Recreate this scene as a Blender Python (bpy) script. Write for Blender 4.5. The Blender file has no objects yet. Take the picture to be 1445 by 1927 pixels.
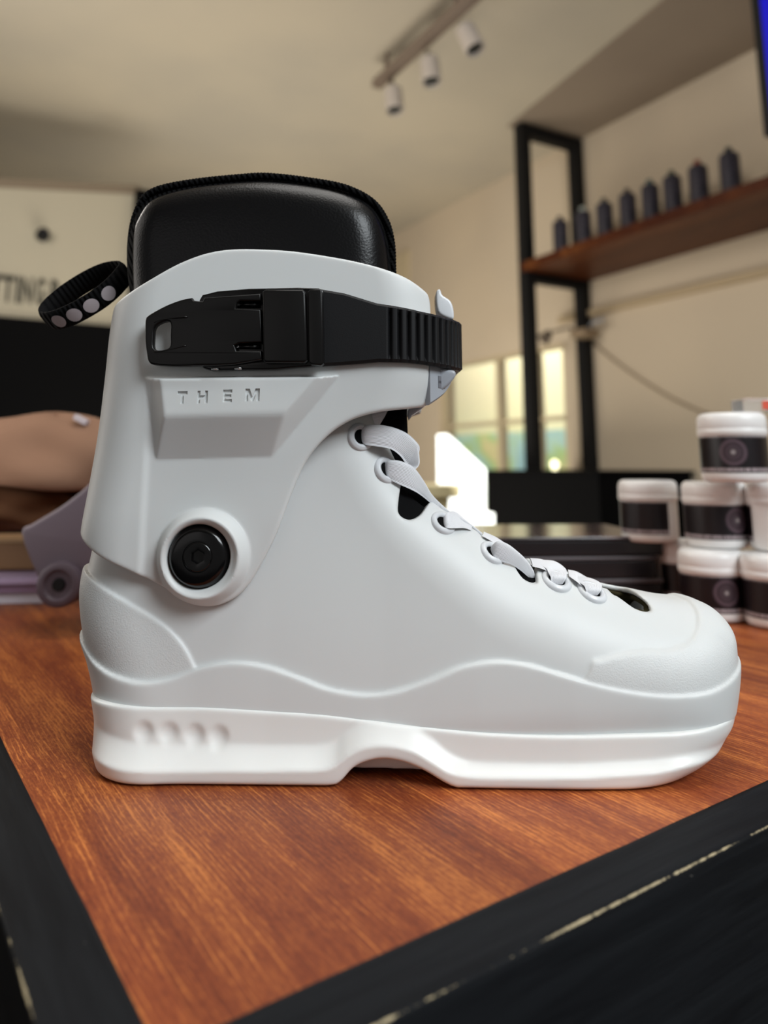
import bpy, bmesh, math, random
import numpy as np
from mathutils import Vector, Matrix

random.seed(4)
SC = bpy.context.scene
COL = SC.collection

# ------------------------------------------------------------------ camera
F_PX = 1400.0
TH = math.atan(253/1400.0)
CAM_H = 0.131            # eye height above the table top (table top is z = 0)
CT, ST = math.cos(TH), math.sin(TH)
cam_d = bpy.data.cameras.new('camera')
cam = bpy.data.objects.new('camera', cam_d); COL.objects.link(cam)
cam.location = (0, 0, CAM_H)
cam.rotation_euler = (math.pi/2+TH, 0, 0)
cam_d.sensor_width = 36; cam_d.sensor_fit = 'AUTO'
cam_d.lens = F_PX/1927*36
cam_d.shift_y = -(963.5-620)/1927
cam_d.clip_start = 0.01
cam_d.dof.use_dof = True
cam_d.dof.focus_distance = 0.333
cam_d.dof.aperture_fstop = 6.0
SC.camera = cam

# ------------------------------------------------------------------ world, lights, exposure
w = bpy.data.worlds.new('world'); SC.world = w; w.use_nodes = True
bg = w.node_tree.nodes['Background']
bg.inputs[0].default_value = (1.0, 0.955, 0.92, 1); bg.inputs[1].default_value = 0.19

def area(name, loc, target, size, energy, color, size_y=None):
    l = bpy.data.lights.new(name, 'AREA'); l.size = size; l.energy = energy; l.color = color
    if size_y: l.shape = 'RECTANGLE'; l.size_y = size_y
    o = bpy.data.objects.new(name, l); COL.objects.link(o); o.location = loc
    o.rotation_euler = (Vector(target)-Vector(loc)).to_track_quat('-Z', 'Y').to_euler()
    return o
area('daylight_window_right', (1.20, -0.92, 1.42), (0.0, 0.36, 0.08), 1.0, 44.0, (0.90, 0.965, 1.0), 0.9)
area('ceiling_lamp_near', (0.10, 0.25, 1.70), (0.0, 0.40, 0.0), 0.8, 11.0, (1.0, 0.97, 0.93))
area('fill_behind_camera', (-0.9, -1.3, 0.5), (0.0, 0.36, 0.12), 1.0, 1.2, (1.0, 0.96, 0.95))  # added fill from the camera side, no window built there
area('ceiling_fill', (-0.6, 3.2, -0.5), (-0.3, 3.4, 1.8), 1.5, 37.0, (1.0, 0.93, 0.81))  # added light that brightens the far ceiling, no fixture
area('ceiling_fill_near', (-0.9, 0.6, 0.4), (0.4, 1.9, 1.8), 0.9, 5.0, (1.0, 0.94, 0.88))  # added light for the nearer ceiling, no fixture
area('wall_fill', (-1.75, 1.35, 1.35), (1.1, 3.2, 0.7), 0.6, 21.0, (1.0, 0.94, 0.87))  # added fill for the right wall, out of view

vs = SC.view_settings
vs.view_transform = 'Standard'; vs.look = 'None'; vs.gamma = 1.0; vs.use_curve_mapping = False
vs.exposure = 0.0

# ------------------------------------------------------------------ measuring helpers
def ray(px, py):
    u = (px-722.5)/F_PX; v = (620-py)/F_PX
    return np.array([u, CT-v*ST, ST+v*CT])
EYE = np.array([0, 0, CAM_H])
def at_y(px, py, Y):
    r = ray(px, py); return EYE+r*(Y/r[1])
def at_z(px, py, z):
    r = ray(px, py); return EYE+r*((z-CAM_H)/r[2])
def at_plane(px, py, n, c):
    r = ray(px, py); n = np.array(n); return EYE+r*((c-EYE.dot(n))/r.dot(n))

# ------------------------------------------------------------------ materials
def srgb(r, g, b):
    f = lambda c: (c/12.92 if c <= .04045 else ((c+.055)/1.055)**2.4)
    return (f(r/255), f(g/255), f(b/255), 1)
def mat(name, col, rough=.5, metal=0, spec=.5, coat=0, emit=None, estr=0, trans=0, ior=1.45, sss=0, alpha=None):
    m = bpy.data.materials.new(name); m.use_nodes = True
    b = m.node_tree.nodes['Principled BSDF']
    b.inputs['Base Color'].default_value = col
    b.inputs['Roughness'].default_value = rough
    b.inputs['Metallic'].default_value = metal
    b.inputs['Specular IOR Level'].default_value = spec
    b.inputs['Coat Weight'].default_value = coat
    b.inputs['Transmission Weight'].default_value = trans
    b.inputs['IOR'].default_value = ior
    if sss:
        b.inputs['Subsurface Weight'].default_value = sss
        b.inputs['Subsurface Radius'].default_value = (.004, .003, .0025)
        b.inputs['Subsurface Scale'].default_value = 1.0
    if emit:
        b.inputs['Emission Color'].default_value = emit
        b.inputs['Emission Strength'].default_value = estr
    return m
def nodes(m): return m.node_tree.nodes, m.node_tree.links, m.node_tree.nodes['Principled BSDF']
def coords(m, kind='Object', scale=(1, 1, 1), rot=(0, 0, 0)):
    N, L, b = nodes(m)
    tc = N.new('ShaderNodeTexCoord'); mp = N.new('ShaderNodeMapping')
    mp.inputs['Rotation'].default_value = rot
    L.new(tc.outputs[kind], mp.inputs[0])
    if tuple(scale) == (1, 1, 1): return mp.outputs[0]
    vm = N.new('ShaderNodeVectorMath'); vm.operation = 'MULTIPLY'; vm.inputs[1].default_value = scale
    L.new(mp.outputs[0], vm.inputs[0]); return vm.outputs[0]
def noise(m, vec, scale, detail=3, rough=.5, dist=0):
    N, L, b = nodes(m); n = N.new('ShaderNodeTexNoise')
    n.inputs['Scale'].default_value = scale; n.inputs['Detail'].default_value = detail
    n.inputs['Roughness'].default_value = rough; n.inputs['Distortion'].default_value = dist
    L.new(vec, n.inputs['Vector']); return n.outputs['Fac']
def ramp(m, fac, stops):
    N, L, b = nodes(m); r = N.new('ShaderNodeValToRGB')
    while len(r.color_ramp.elements) < len(stops): r.color_ramp.elements.new(.5)
    for e, (p, c) in zip(r.color_ramp.elements, stops): e.position = p; e.color = c if len(c) == 4 else (*c, 1)
    L.new(fac, r.inputs[0]); return r.outputs['Color']
def mixc(m, fac, a, b_, mode='MIX'):
    N, L, b = nodes(m); x = N.new('ShaderNodeMix'); x.data_type = 'RGBA'; x.blend_type = mode
    for s, v in ((x.inputs[0], fac), (x.inputs[6], a), (x.inputs[7], b_)):
        if isinstance(v, (int, float, tuple)): s.default_value = v
        else: L.new(v, s)
    return x.outputs[2]
def mathn(m, op, a, b_=None, c=None):
    N, L, b = nodes(m); x = N.new('ShaderNodeMath'); x.operation = op
    for i, v in enumerate((a, b_, c)):
        if v is None: continue
        if isinstance(v, (int, float)): x.inputs[i].default_value = v
        else: L.new(v, x.inputs[i])
    return x.outputs[0]
def bump(m, h, strength=.3, dist=.001):
    N, L, b = nodes(m); x = N.new('ShaderNodeBump')
    if isinstance(strength, (int, float)): x.inputs['Strength'].default_value = strength
    else: L.new(strength, x.inputs['Strength'])
    x.inputs['Distance'].default_value = dist
    L.new(h, x.inputs['Height']); L.new(x.outputs[0], b.inputs['Normal'])

M = {}
M['white'] = mat('white_plastic', (.655, .67, .67, 1), .42, spec=.4, sss=.15)
_m = M['white']; _N, _L, _b = nodes(_m)
_at = _N.new('ShaderNodeAttribute'); _at.attribute_name = 'pad'
_st = mathn(_m, 'MULTIPLY_ADD', _at.outputs['Fac'], .32, .02)
bump(_m, noise(_m, coords(_m), 1500, 2), _st, .0004)
M['sole'] = mat('bright_white_plastic', (.81, .815, .80, 1), .38, spec=.42, sss=.15)
M['whitetrim'] = mat('white_enamel', (.70, .72, .75, 1), .28, spec=.5)
M['bracket'] = mat('pale_grey_plastic', (.36, .38, .42, 1), .35, sss=.2)
M['lace'] = mat('white_woven_lace', (.90, .91, .95, 1), .8, spec=.2)
_m = M['lace']
_c = coords(_m, 'UV', (1, 1, 1)); _N, _L, _b = nodes(_m)
_w = _N.new('ShaderNodeTexWave'); _w.inputs['Scale'].default_value = 1.6; _w.bands_direction = 'Y'; _w.inputs['Distortion'].default_value = .3
_L.new(_c, _w.inputs['Vector'])
_w2 = _N.new('ShaderNodeTexWave'); _w2.inputs['Scale'].default_value = 4.0; _w2.bands_direction = 'DIAGONAL'; _L.new(_c, _w2.inputs['Vector'])
bump(_m, mathn(_m, 'ADD', _w.outputs['Fac'], mathn(_m, 'MULTIPLY', _w2.outputs['Fac'], .6)), .6, .0005)
M['blackmat'] = mat('matt_black_plastic', srgb(20, 20, 22), .55, spec=.25)
bump(M['blackmat'], noise(M['blackmat'], coords(M['blackmat']), 2500, 2), .12, .0003)
M['blackgloss'] = mat('glossy_black_plastic', srgb(8, 8, 9), .16, spec=.45)
M['lever'] = mat('satin_black_plastic', srgb(14, 13, 13), .34, spec=.3)
M['leather'] = mat('black_leather', srgb(10, 10, 12), 0.30, spec=.30)
_m = M['leather']
_N, _L, _b = nodes(_m); _v = _N.new('ShaderNodeTexVoronoi'); _v.inputs['Scale'].default_value = 900; _L.new(coords(_m), _v.inputs['Vector'])
bump(_m, mathn(_m, 'ADD', _v.outputs['Distance'], mathn(_m, 'MULTIPLY', noise(_m, coords(_m), 900, 3), .8)), .14, .0004)
M['textile'] = mat('black_textile', srgb(12, 12, 13), .9, spec=.1)
_m = M['textile']; _N, _L, _b = nodes(_m)
_w = _N.new('ShaderNodeTexWave'); _w.inputs['Scale'].default_value = 130; _w.bands_direction = 'X'; _L.new(coords(_m, 'Object', rot=(0, .5, 0)), _w.inputs['Vector'])
bump(_m, _w.outputs['Fac'], .9, .001)
M['mesh'] = mat('black_mesh_lining', srgb(10, 10, 11), .85, spec=.1)
M['hole'] = mat('olive_dark_lining', srgb(52, 47, 30), .9, spec=.1)
M['dot'] = mat('silver_reflective_dot', srgb(178, 168, 172), .45, spec=.4)
M['steel'] = mat('steel_pin', (.6, .6, .6, 1), .25, metal=1)

# stained wood of the table
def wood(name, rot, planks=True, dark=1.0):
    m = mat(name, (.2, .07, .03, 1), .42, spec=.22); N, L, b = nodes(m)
    v = coords(m, 'Object', (1, 1, 1), rot)
    sp = N.new('ShaderNodeSeparateXYZ'); L.new(v, sp.inputs[0])
    # x across the grain, y along it; board index shifts the figure
    bi = mathn(m, 'FLOOR', mathn(m, 'MULTIPLY_ADD', sp.outputs[0], 8.3, .35))
    cb = N.new('ShaderNodeCombineXYZ')
    L.new(mathn(m, 'MULTIPLY_ADD', bi, .37, sp.outputs[0]), cb.inputs[0])
    L.new(mathn(m, 'MULTIPLY', mathn(m, 'MULTIPLY_ADD', bi, .71, sp.outputs[1]), .10), cb.inputs[1])
    L.new(bi, cb.inputs[2])
    big = noise(m, cb.outputs[0], 30, 4, .6, .5)
    mid = noise(m, cb.outputs[0], 150, 4, .6, .2)
    fine = noise(m, cb.outputs[0], 800, 5, .8, .12)
    fleck = noise(m, coords(m, 'Object', (1, .30, 1), rot), 1100, 2, .6)
    wv = N.new('ShaderNodeTexWave'); wv.bands_direction = 'X'; wv.wave_profile = 'SIN'
    wv.inputs['Scale'].default_value = 150; wv.inputs['Distortion'].default_value = 9; wv.inputs['Detail'].default_value = 3
    wv.inputs['Detail Scale'].default_value = .9; L.new(cb.outputs[0], wv.inputs['Vector'])
    lines = mathn(m, 'MULTIPLY', mathn(m, 'POWER', wv.outputs['Fac'], 6.0), mathn(m, 'MULTIPLY', mathn(m, 'SUBTRACT', mid, .30), .36))
    mix = mathn(m, 'ADD', mathn(m, 'ADD', lines, .02), mathn(m, 'MULTIPLY', big, .42))
    mix = mathn(m, 'ADD', mix, mathn(m, 'MULTIPLY', mid, .20))
    mix = mathn(m, 'ADD', mix, mathn(m, 'MULTIPLY', fine, .46))
    mix = mathn(m, 'ADD', mix, mathn(m, 'MULTIPLY', fleck, .20))
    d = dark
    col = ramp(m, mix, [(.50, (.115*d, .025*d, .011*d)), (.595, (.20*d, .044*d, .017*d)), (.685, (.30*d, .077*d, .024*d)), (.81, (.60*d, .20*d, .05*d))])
    bc = N.new('ShaderNodeTexWhiteNoise'); bc.noise_dimensions = '1D'; L.new(bi, bc.inputs['W'])
    tone = mathn(m, 'MULTIPLY_ADD', bc.outputs['Value'], .30, .84)
    vm = N.new('ShaderNodeVectorMath'); vm.operation = 'SCALE'; L.new(col, vm.inputs[0]); L.new(tone, vm.inputs['Scale'])
    # pale wear scratches
    sc = noise(m, coords(m, 'Object', (.5, 3, 1), (0, 0, rot[2]+.5)), 60, 5, .75, 1.5)
    sm = ramp(m, sc, [(.70, (0, 0, 0)), (.80, (.55, .55, .55))])
    out = mixc(m, sm, vm.outputs[0], (.38*d, .20*d, .12*d, 1))
    L.new(out, b.inputs['Base Color'])
    L.new(mathn(m, 'MULTIPLY_ADD', fine, .25, .30), b.inputs['Roughness'])
    bump(m, mathn(m, 'ADD', fine, mid), .12, .0005)
    return m
TA = math.radians(34.6)       # table grain direction: towards (-sin, cos)
M['wood'] = wood('red_brown_stained_wood', (0, 0, -TA))
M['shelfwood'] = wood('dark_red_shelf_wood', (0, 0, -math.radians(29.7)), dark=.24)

def worn_black(name, rot):
    m = mat(name, srgb(24, 25, 27), .62, spec=.14); N, L, b = nodes(m)
    v = coords(m, 'Object', (1, 1, 1), rot)
    g = noise(m, coords(m, 'Object', (1, .06, 1), rot), 160, 5, .65, .3)
    c = ramp(m, g, [(.3, srgb(13, 14, 17)), (.7, srgb(27, 29, 32))])
    at = N.new('ShaderNodeAttribute'); at.attribute_name = 'wear'
    n2 = noise(m, v, 38, 6, .7)
    n3 = noise(m, v, 420, 3, .7)
    e = mathn(m, 'MULTIPLY', at.outputs['Fac'], mathn(m, 'ADD', mathn(m, 'MULTIPLY', n2, 1.5), mathn(m, 'MULTIPLY', n3, .55)))
    em = ramp(m, e, [(.80, (0, 0, 0)), (.90, (1, 1, 1))])
    sk = ramp(m, noise(m, v, 300, 2, .5), [(.775, (0, 0, 0)), (.80, (.6, .6, .6))])
    c = mixc(m, sk, c, srgb(120, 118, 112))
    L.new(mixc(m, em, c, srgb(172, 158, 128)), b.inputs['Base Color'])
    bump(m, mathn(m, 'ADD', g, em), .35, .0012)
    return m
M['trimblack'] = worn_black('worn_black_painted_wood', (0, 0, -TA+math.pi/2))
M['trimblack2'] = worn_black('worn_black_painted_wood_side', (0, 0, -TA))

def plaster(name, col, col2):
    m = mat(name, col, .85, spec=.15); N, L, b = nodes(m)
    n = noise(m, coords(m), 1.3, 3, .5)
    L.new(ramp(m, n, [(.35, col), (.65, col2)]), b.inputs['Base Color'])
    bump(m, noise(m, coords(m), 60, 4), .12, .003)
    return m
M['ceil'] = plaster('cream_ceiling_plaster', srgb(188, 180, 164), srgb(200, 190, 170))
M['ceil_strip'] = plaster('taupe_ceiling_strip', srgb(142, 128, 114), srgb(152, 138, 122))
M['wallr'] = plaster('cream_wall_plaster', srgb(205, 190, 168), srgb(212, 196, 172))
M['wallu'] = plaster('pale_grey_wall_band', srgb(166, 156, 148), srgb(172, 162, 152))
M['band'] = mat('cream_painted_panel', srgb(178, 170, 150), .8)
M['bandtop'] = mat('brown_band_strip', srgb(128, 114, 96), .8)
M['conduit'] = mat('tan_conduit', srgb(186, 166, 134), .7)
M['black'] = mat('matt_black_paint', srgb(8, 8, 9), .9, spec=.1)
M['rack'] = mat('black_powder_coated_steel', srgb(20, 20, 21), .6, spec=.25)
M['floor'] = mat('dark_grey_floor', srgb(46, 42, 40), .7)
M['rail'] = mat('grey_track_rail', srgb(120, 105, 92), .5)
M['lamp'] = mat('white_lamp_housing', srgb(190, 180, 170), .4)
M['lampdark'] = mat('dark_lamp_throat', srgb(40, 40, 34), .6)

# ------------------------------------------------------------------ object helpers
def tag(o, label=None, cat=None, group=None, kind=None):
    if label: o['label'] = label
    if cat: o['category'] = cat
    if group: o['group'] = group
    if kind: o['kind'] = kind
    return o
def mesh(name, verts, faces, m=None, parent=None, smooth=True):
    me = bpy.data.meshes.new(name); me.from_pydata([tuple(map(float, v)) for v in verts], [], faces)
    if m: me.materials.append(m)
    if smooth: me.shade_smooth()
    me.validate(); me.update()
    o = bpy.data.objects.new(name, me); COL.objects.link(o)
    if parent: put(o, parent)
    return o
def put(o, parent):
    o.parent = parent; o.matrix_parent_inverse = Matrix.Translation(parent.location).inverted() if parent.parent is None else Matrix.Identity(4)
    return o
def empty(name, loc, label=None, cat=None, group=None):
    o = bpy.data.objects.new(name, None); COL.objects.link(o); o.location = loc; o.empty_display_size = .02
    return tag(o, label, cat, group)
def from_bm(name, bm, m, parent=None, smooth=False, bev=0, seg=2):
    if bev: bmesh.ops.bevel(bm, geom=list(bm.edges), offset=bev, segments=seg, affect='EDGES', profile=.6)
    bmesh.ops.recalc_face_normals(bm, faces=bm.faces)
    me = bpy.data.meshes.new(name); bm.to_mesh(me); bm.free()
    if m: me.materials.append(m)
    if smooth: me.shade_smooth()
    o = bpy.data.objects.new(name, me); COL.objects.link(o)
    if parent: put(o, parent)
    return o
def box_bm(c, ax, ay, az, bm=None):
    """box centred at c with half-extent vectors"""
    bm = bm or bmesh.new(); c = Vector(c); ax, ay, az = map(Vector, (ax, ay, az)); vs_ = []
    for sx in (-1, 1):
        for sy in (-1, 1):
            for sz in (-1, 1): vs_.append(bm.verts.new(c+ax*sx+ay*sy+az*sz))
    for q in ((0, 1, 3, 2), (4, 6, 7, 5), (0, 4, 5, 1), (2, 3, 7, 6), (0, 2, 6, 4), (1, 5, 7, 3)):
        bm.faces.new([vs_[i] for i in q])
    return bm
def frame_of(axis):
    a = Vector(axis).normalized(); t = Vector((0, 0, 1)) if abs(a.z) < .9 else Vector((1, 0, 0))
    u = a.cross(t).normalized(); v = a.cross(u).normalized(); return a, u, v
def lathe(name, prof, m, parent=None, c=(0, 0, 0), axis=(0, 0, 1), n=48, smooth=True, split=None):
    a, u, v = frame_of(axis); c = Vector(c); V = []; Fc = []
    k = len(prof)
    for i in range(n):
        t = 2*math.pi*i/n
        for r, h in prof: V.append(c+a*h+(u*math.cos(t)+v*math.sin(t))*r)
    for i in range(n):
        j = (i+1) % n
        for s in range(k-1): Fc.append((i*k+s, i*k+s+1, j*k+s+1, j*k+s))
    o = mesh(name, V, Fc, m, parent, smooth)
    bm = bmesh.new(); bm.from_mesh(o.data); bmesh.ops.remove_doubles(bm, verts=bm.verts, dist=1e-6)
    bmesh.ops.recalc_face_normals(bm, faces=bm.faces); bm.to_mesh(o.data); bm.free()
    if smooth:
        o.data.shade_smooth(); sharp(o)
    return o
def sharp(o, ang=40):
    try: o.data.set_sharp_from_angle(angle=math.radians(ang))
    except Exception: pass
def torus(name, c, axis, R, r, m, parent, n=40, k=12):
    prof = [(R+r*math.cos(2*math.pi*i/k), r*math.sin(2*math.pi*i/k)) for i in range(k+1)]
    return lathe(name, prof, m, parent, c, axis, n, True)
def catmull(P, n=8, closed=False):
    P = [np.array(p, float) for p in P]; out = []; N = len(P)
    rng = range(N if closed else N-1)
    for i in rng:
        if closed: p0, p1, p2, p3 = P[i-1], P[i], P[(i+1) % N], P[(i+2) % N]
        else:
            p1, p2 = P[i], P[i+1]; p0 = P[i-1] if i > 0 else 2*p1-p2; p3 = P[i+2] if i+2 < N else 2*p2-p1
        for j in range(n):
            t = j/n
            out.append(.5*((2*p1)+(-p0+p2)*t+(2*p0-5*p1+4*p2-p3)*t*t+(-p0+3*p1-3*p2+p3)*t**3))
    if not closed: out.append(P[-1])
    return np.array(out)
def prism(name, loops, yc, half, m, parent=None, bev=.0005, seg=2, post=None):
    """flat shape in the XZ plane (outer loop + holes) given thickness along Y, bevelled"""
    cu = bpy.data.curves.new(name, 'CURVE'); cu.dimensions = '2D'; cu.fill_mode = 'BOTH'
    for lp in loops:
        s = cu.splines.new('POLY'); s.points.add(len(lp)-1); s.use_cyclic_u = True
        for p, q in zip(s.points, lp): p.co = (float(q[0]), float(q[1]), 0, 1)
    cu.extrude = max(half-bev, 1e-5); cu.bevel_depth = bev; cu.bevel_resolution = seg; cu.offset = -bev
    o = bpy.data.objects.new(name+'_tmp', cu); COL.objects.link(o)
    bpy.context.view_layer.update()
    me = bpy.data.meshes.new_from_object(o.evaluated_get(bpy.context.evaluated_depsgraph_get()))
    bpy.data.objects.remove(o); bpy.data.curves.remove(cu)
    for v in me.vertices:
        x, y, z = v.co; p = (x, yc-z, y)
        v.co = post(p) if post else p
    me.materials.clear(); me.materials.append(m)
    bm = bmesh.new(); bm.from_mesh(me); bmesh.ops.remove_doubles(bm, verts=bm.verts, dist=1e-6)
    bmesh.ops.recalc_face_normals(bm, faces=bm.faces); bm.to_mesh(me); bm.free()
    me.name = name; me.shade_smooth()
    o = bpy.data.objects.new(name, me); COL.objects.link(o); sharp(o, 35)
    if parent: put(o, parent)
    return o
def tube(name, pts, r, m, parent=None, k=10):
    pts = [Vector(p) for p in pts]; V = []; Fc = []
    for i, p in enumerate(pts):
        d = (pts[min(i+1, len(pts)-1)]-pts[max(i-1, 0)]).normalized(); a, u, v = frame_of(d)
        rr = r[i] if isinstance(r, (list, tuple)) else r
        for j in range(k):
            t = 2*math.pi*j/k; V.append(p+(u*math.cos(t)+v*math.sin(t))*rr)
    for i in range(len(pts)-1):
        for j in range(k): Fc.append((i*k+j, i*k+(j+1) % k, (i+1)*k+(j+1) % k, (i+1)*k+j))
    Fc.append(tuple(range(k))[::-1]); Fc.append(tuple(range((len(pts)-1)*k, len(pts)*k)))
    return mesh(name, V, Fc, m, parent)

# ------------------------------------------------------------------ implicit surfaces (for the moulded plastic)
class Grid:
    def __init__(s, lo, hi, h):
        s.lo = np.array(lo, float); s.h = h
        s.n = np.ceil((np.array(hi)-s.lo)/h).astype(int)+1
        s.x = (s.lo[0]+np.arange(s.n[0])*h).astype(np.float32)
        s.y = (s.lo[1]+np.arange(s.n[1])*h).astype(np.float32)
        s.z = (s.lo[2]+np.arange(s.n[2])*h).astype(np.float32)
        s.X2, s.Z2 = np.meshgrid(s.x, s.z, indexing='ij')
        s.X = s.x[:, None, None]; s.Y = s.y[None, :, None]; s.Z = s.z[None, None, :]
def poly_sdf(P, X, Z):
    P = np.asarray(P, np.float32); d2 = np.full(X.shape, 1e9, np.float32); ins = np.zeros(X.shape, bool)
    for i in range(len(P)):
        a, b = P[i-1], P[i]; e = b-a; L2 = float(e@e)
        if L2 < 1e-14: continue
        wx, wz = X-a[0], Z-a[1]; t = np.clip((wx*e[0]+wz*e[1])/L2, 0, 1)
        d2 = np.minimum(d2, (wx-t*e[0])**2+(wz-t*e[1])**2)
        if a[1] != b[1]:
            c = ((a[1] > Z) != (b[1] > Z)) & (X < (b[0]-a[0])*(Z-a[1])/(b[1]-a[1])+a[0]); ins ^= c
    d = np.sqrt(d2); return np.where(ins, -d, d).astype(np.float32)
def smax(a, b, k):
    h = np.clip(.5+.5*(a-b)/k, 0, 1); return b*(1-h)+a*h+k*h*(1-h)
def smin(a, b, k): return -smax(-a, -b, k)
def sstep(a, b, x):
    t = np.clip((x-a)/(b-a), 0, 1); return t*t*(3-2*t)
def rext(a2, W, R, Yabs, p=2.0):
    """side-view distance a2 (x,z) extruded to half width W with edge radius R"""
    a = (a2+R)[:, None, :]; b = Yabs-(W-R)[:, None, :]; R3 = R[:, None, :]
    q = (np.maximum(a, 0)**p+np.maximum(b, 0)**p)**(1/p)
    return (np.minimum(np.maximum(a, b), 0)+q-R3).astype(np.float32)
def tri(Fd, g, P):
    q = (P-g.lo)/g.h; q = np.clip(q, 0, g.n-1.001); i = q.astype(int); f = q-i; r = 0
    for dx in (0, 1):
        for dy in (0, 1):
            for dz in (0, 1):
                wgt = (f[:, 0] if dx else 1-f[:, 0])*(f[:, 1] if dy else 1-f[:, 1])*(f[:, 2] if dz else 1-f[:, 2])
                r = r+wgt*Fd[i[:, 0]+dx, i[:, 1]+dy, i[:, 2]+dz]
    return r
def grad(Fd, g, P, e=None):
    e = e or g.h*.8; G = np.zeros_like(P)
    for k in range(3):
        d = np.zeros(3); d[k] = e; G[:, k] = (tri(Fd, g, P+d)-tri(Fd, g, P-d))/(2*e)
    return G
def iso(name, Fd, g, m, parent, attr=None, normals=True):
    Fd = Fd.astype(np.float32); S = Fd < 0
    c = [S[dx:S.shape[0]-1+dx, dy:S.shape[1]-1+dy, dz:S.shape[2]-1+dz] for dx in (0, 1) for dy in (0, 1) for dz in (0, 1)]
    allin = c[0].copy(); anyin = c[0].copy()
    for k in c[1:]: allin &= k; anyin |= k
    act = anyin & ~allin
    idx = np.argwhere(act); ids = -np.ones(act.shape, np.int32); ids[act] = np.arange(len(idx))
    off = np.array([(dx, dy, dz) for dx in (0, 1) for dy in (0, 1) for dz in (0, 1)])
    val = np.stack([Fd[idx[:, 0]+o[0], idx[:, 1]+o[1], idx[:, 2]+o[2]] for o in off], 1)
    P = np.zeros((len(idx), 3)); cnt = np.zeros(len(idx))
    for a in range(8):
        for b in range(a+1, 8):
            if np.abs(off[a]-off[b]).sum() != 1: continue
            va, vb = val[:, a], val[:, b]; mk = (va < 0) != (vb < 0)
            t = np.where(mk, va/np.where(mk, va-vb, 1), 0)
            P += mk[:, None]*(off[a]+t[:, None]*(off[b]-off[a])); cnt += mk
    P = (P/cnt[:, None]+idx)*g.h+g.lo
    for _ in range(2):
        G = grad(Fd, g, P, g.h*.5); n2 = np.maximum((G*G).sum(1), .05); st = tri(Fd, g, P)/n2
        st = np.clip(st, -.4*g.h, .4*g.h); P = P-G*st[:, None]
    quads = []
    for ax in range(3):
        sl = [slice(1, s-1) for s in Fd.shape]
        sa = list(sl); sb = list(sl); sa[ax] = slice(0, Fd.shape[ax]-1); sb[ax] = slice(1, Fd.shape[ax])
        A, B = S[tuple(sa)], S[tuple(sb)]
        u, v = (ax+1) % 3, (ax+2) % 3
        for flip, mk in ((False, A & ~B), (True, ~A & B)):
            e = np.argwhere(mk)
            for k in range(3):
                if k != ax: e[:, k] += 1
            def cell(du, dv):
                q = e.copy(); q[:, u] += du; q[:, v] += dv; return ids[q[:, 0], q[:, 1], q[:, 2]]
            Q = np.stack([cell(-1, -1), cell(0, -1), cell(0, 0), cell(-1, 0)], 1)
            if flip: Q = Q[:, ::-1]
            quads.append(Q)
    Q = np.concatenate(quads); Q = Q[(Q >= 0).all(1)]
    me = bpy.data.meshes.new(name)
    me.vertices.add(len(P)); me.vertices.foreach_set('co', P.astype(np.float32).ravel())
    me.loops.add(Q.size); me.loops.foreach_set('vertex_index', Q.astype(np.int32).ravel())
    me.polygons.add(len(Q)); me.polygons.foreach_set('loop_start', np.arange(0, Q.size, 4, dtype=np.int32))
    me.update(calc_edges=True); me.validate()
    if m: me.materials.append(m)
    me.shade_smooth()
    if normals:
        Nn = grad(Fd, g, P, g.h*1.0); Nn /= np.maximum(np.linalg.norm(Nn, axis=1), 1e-9)[:, None]
        me.normals_split_custom_set_from_vertices([tuple(v) for v in Nn])
    if attr is not None:
        at = me.attributes.new('pad', 'FLOAT', 'POINT')
        q = np.clip(((P[:, [0, 2]]-g.lo[[0, 2]])/g.h).round().astype(int), 0, np.array(attr.shape)-1)
        at.data.foreach_set('value', attr[q[:, 0], q[:, 1]].astype(np.float32))
    o = bpy.data.objects.new(name, me); COL.objects.link(o)
    if parent: put(o, parent)
    return o
def hit(Fd, g, px, py):
    """where the sight line of a traced feature meets a modelled surface: point and normal"""
    r = ray(px, py); t = np.linspace(.25, .46, 1500)/r[1]
    P = EYE+r*t[:, None]; f = tri(Fd, g, P); k = np.argmax(f < 0)
    if f[k] >= 0: k = int(np.argmin(f))
    p = P[k-1]+(P[k]-P[k-1])*(f[k-1]/(f[k-1]-f[k]) if f[k] < 0 else 1)
    G = grad(Fd, g, p[None], g.h*1.5)[0]; return p, G/np.linalg.norm(G)

# ================================================================== THE ROOM
D1 = np.array([-.4955, .8686, 0]); D2 = np.array([.8686, .4955, 0]); UZ = np.array([0, 0, 1.])
WALL = 2.684; ZC = 1.80; ZF = -.90
def rp(s, t, z): return D1*s+D2*t+UZ*z
def quad_slab(name, pts, thick, m, kind='structure'):
    """slab whose visible face is the given quad, thickness behind it along vector thick"""
    V = [Vector(p) for p in pts]+[Vector(p)+Vector(thick) for p in pts]
    bm = bmesh.new(); vs_ = [bm.verts.new(v) for v in V]; n = len(pts)
    bm.faces.new(vs_[:n]); bm.faces.new(vs_[n:][::-1])
    for i in range(n): bm.faces.new((vs_[i], vs_[n+i], vs_[n+(i+1) % n], vs_[(i+1) % n]))
    o = from_bm(name, bm, m)
    if kind: o['kind'] = kind
    return o
SB = 5.75
quad_slab('floor', [rp(-3, -5, ZF), rp(-3, WALL, ZF), rp(SB, WALL, ZF), rp(SB, -5, ZF)], (0, 0, -.05), M['floor'])
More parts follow.
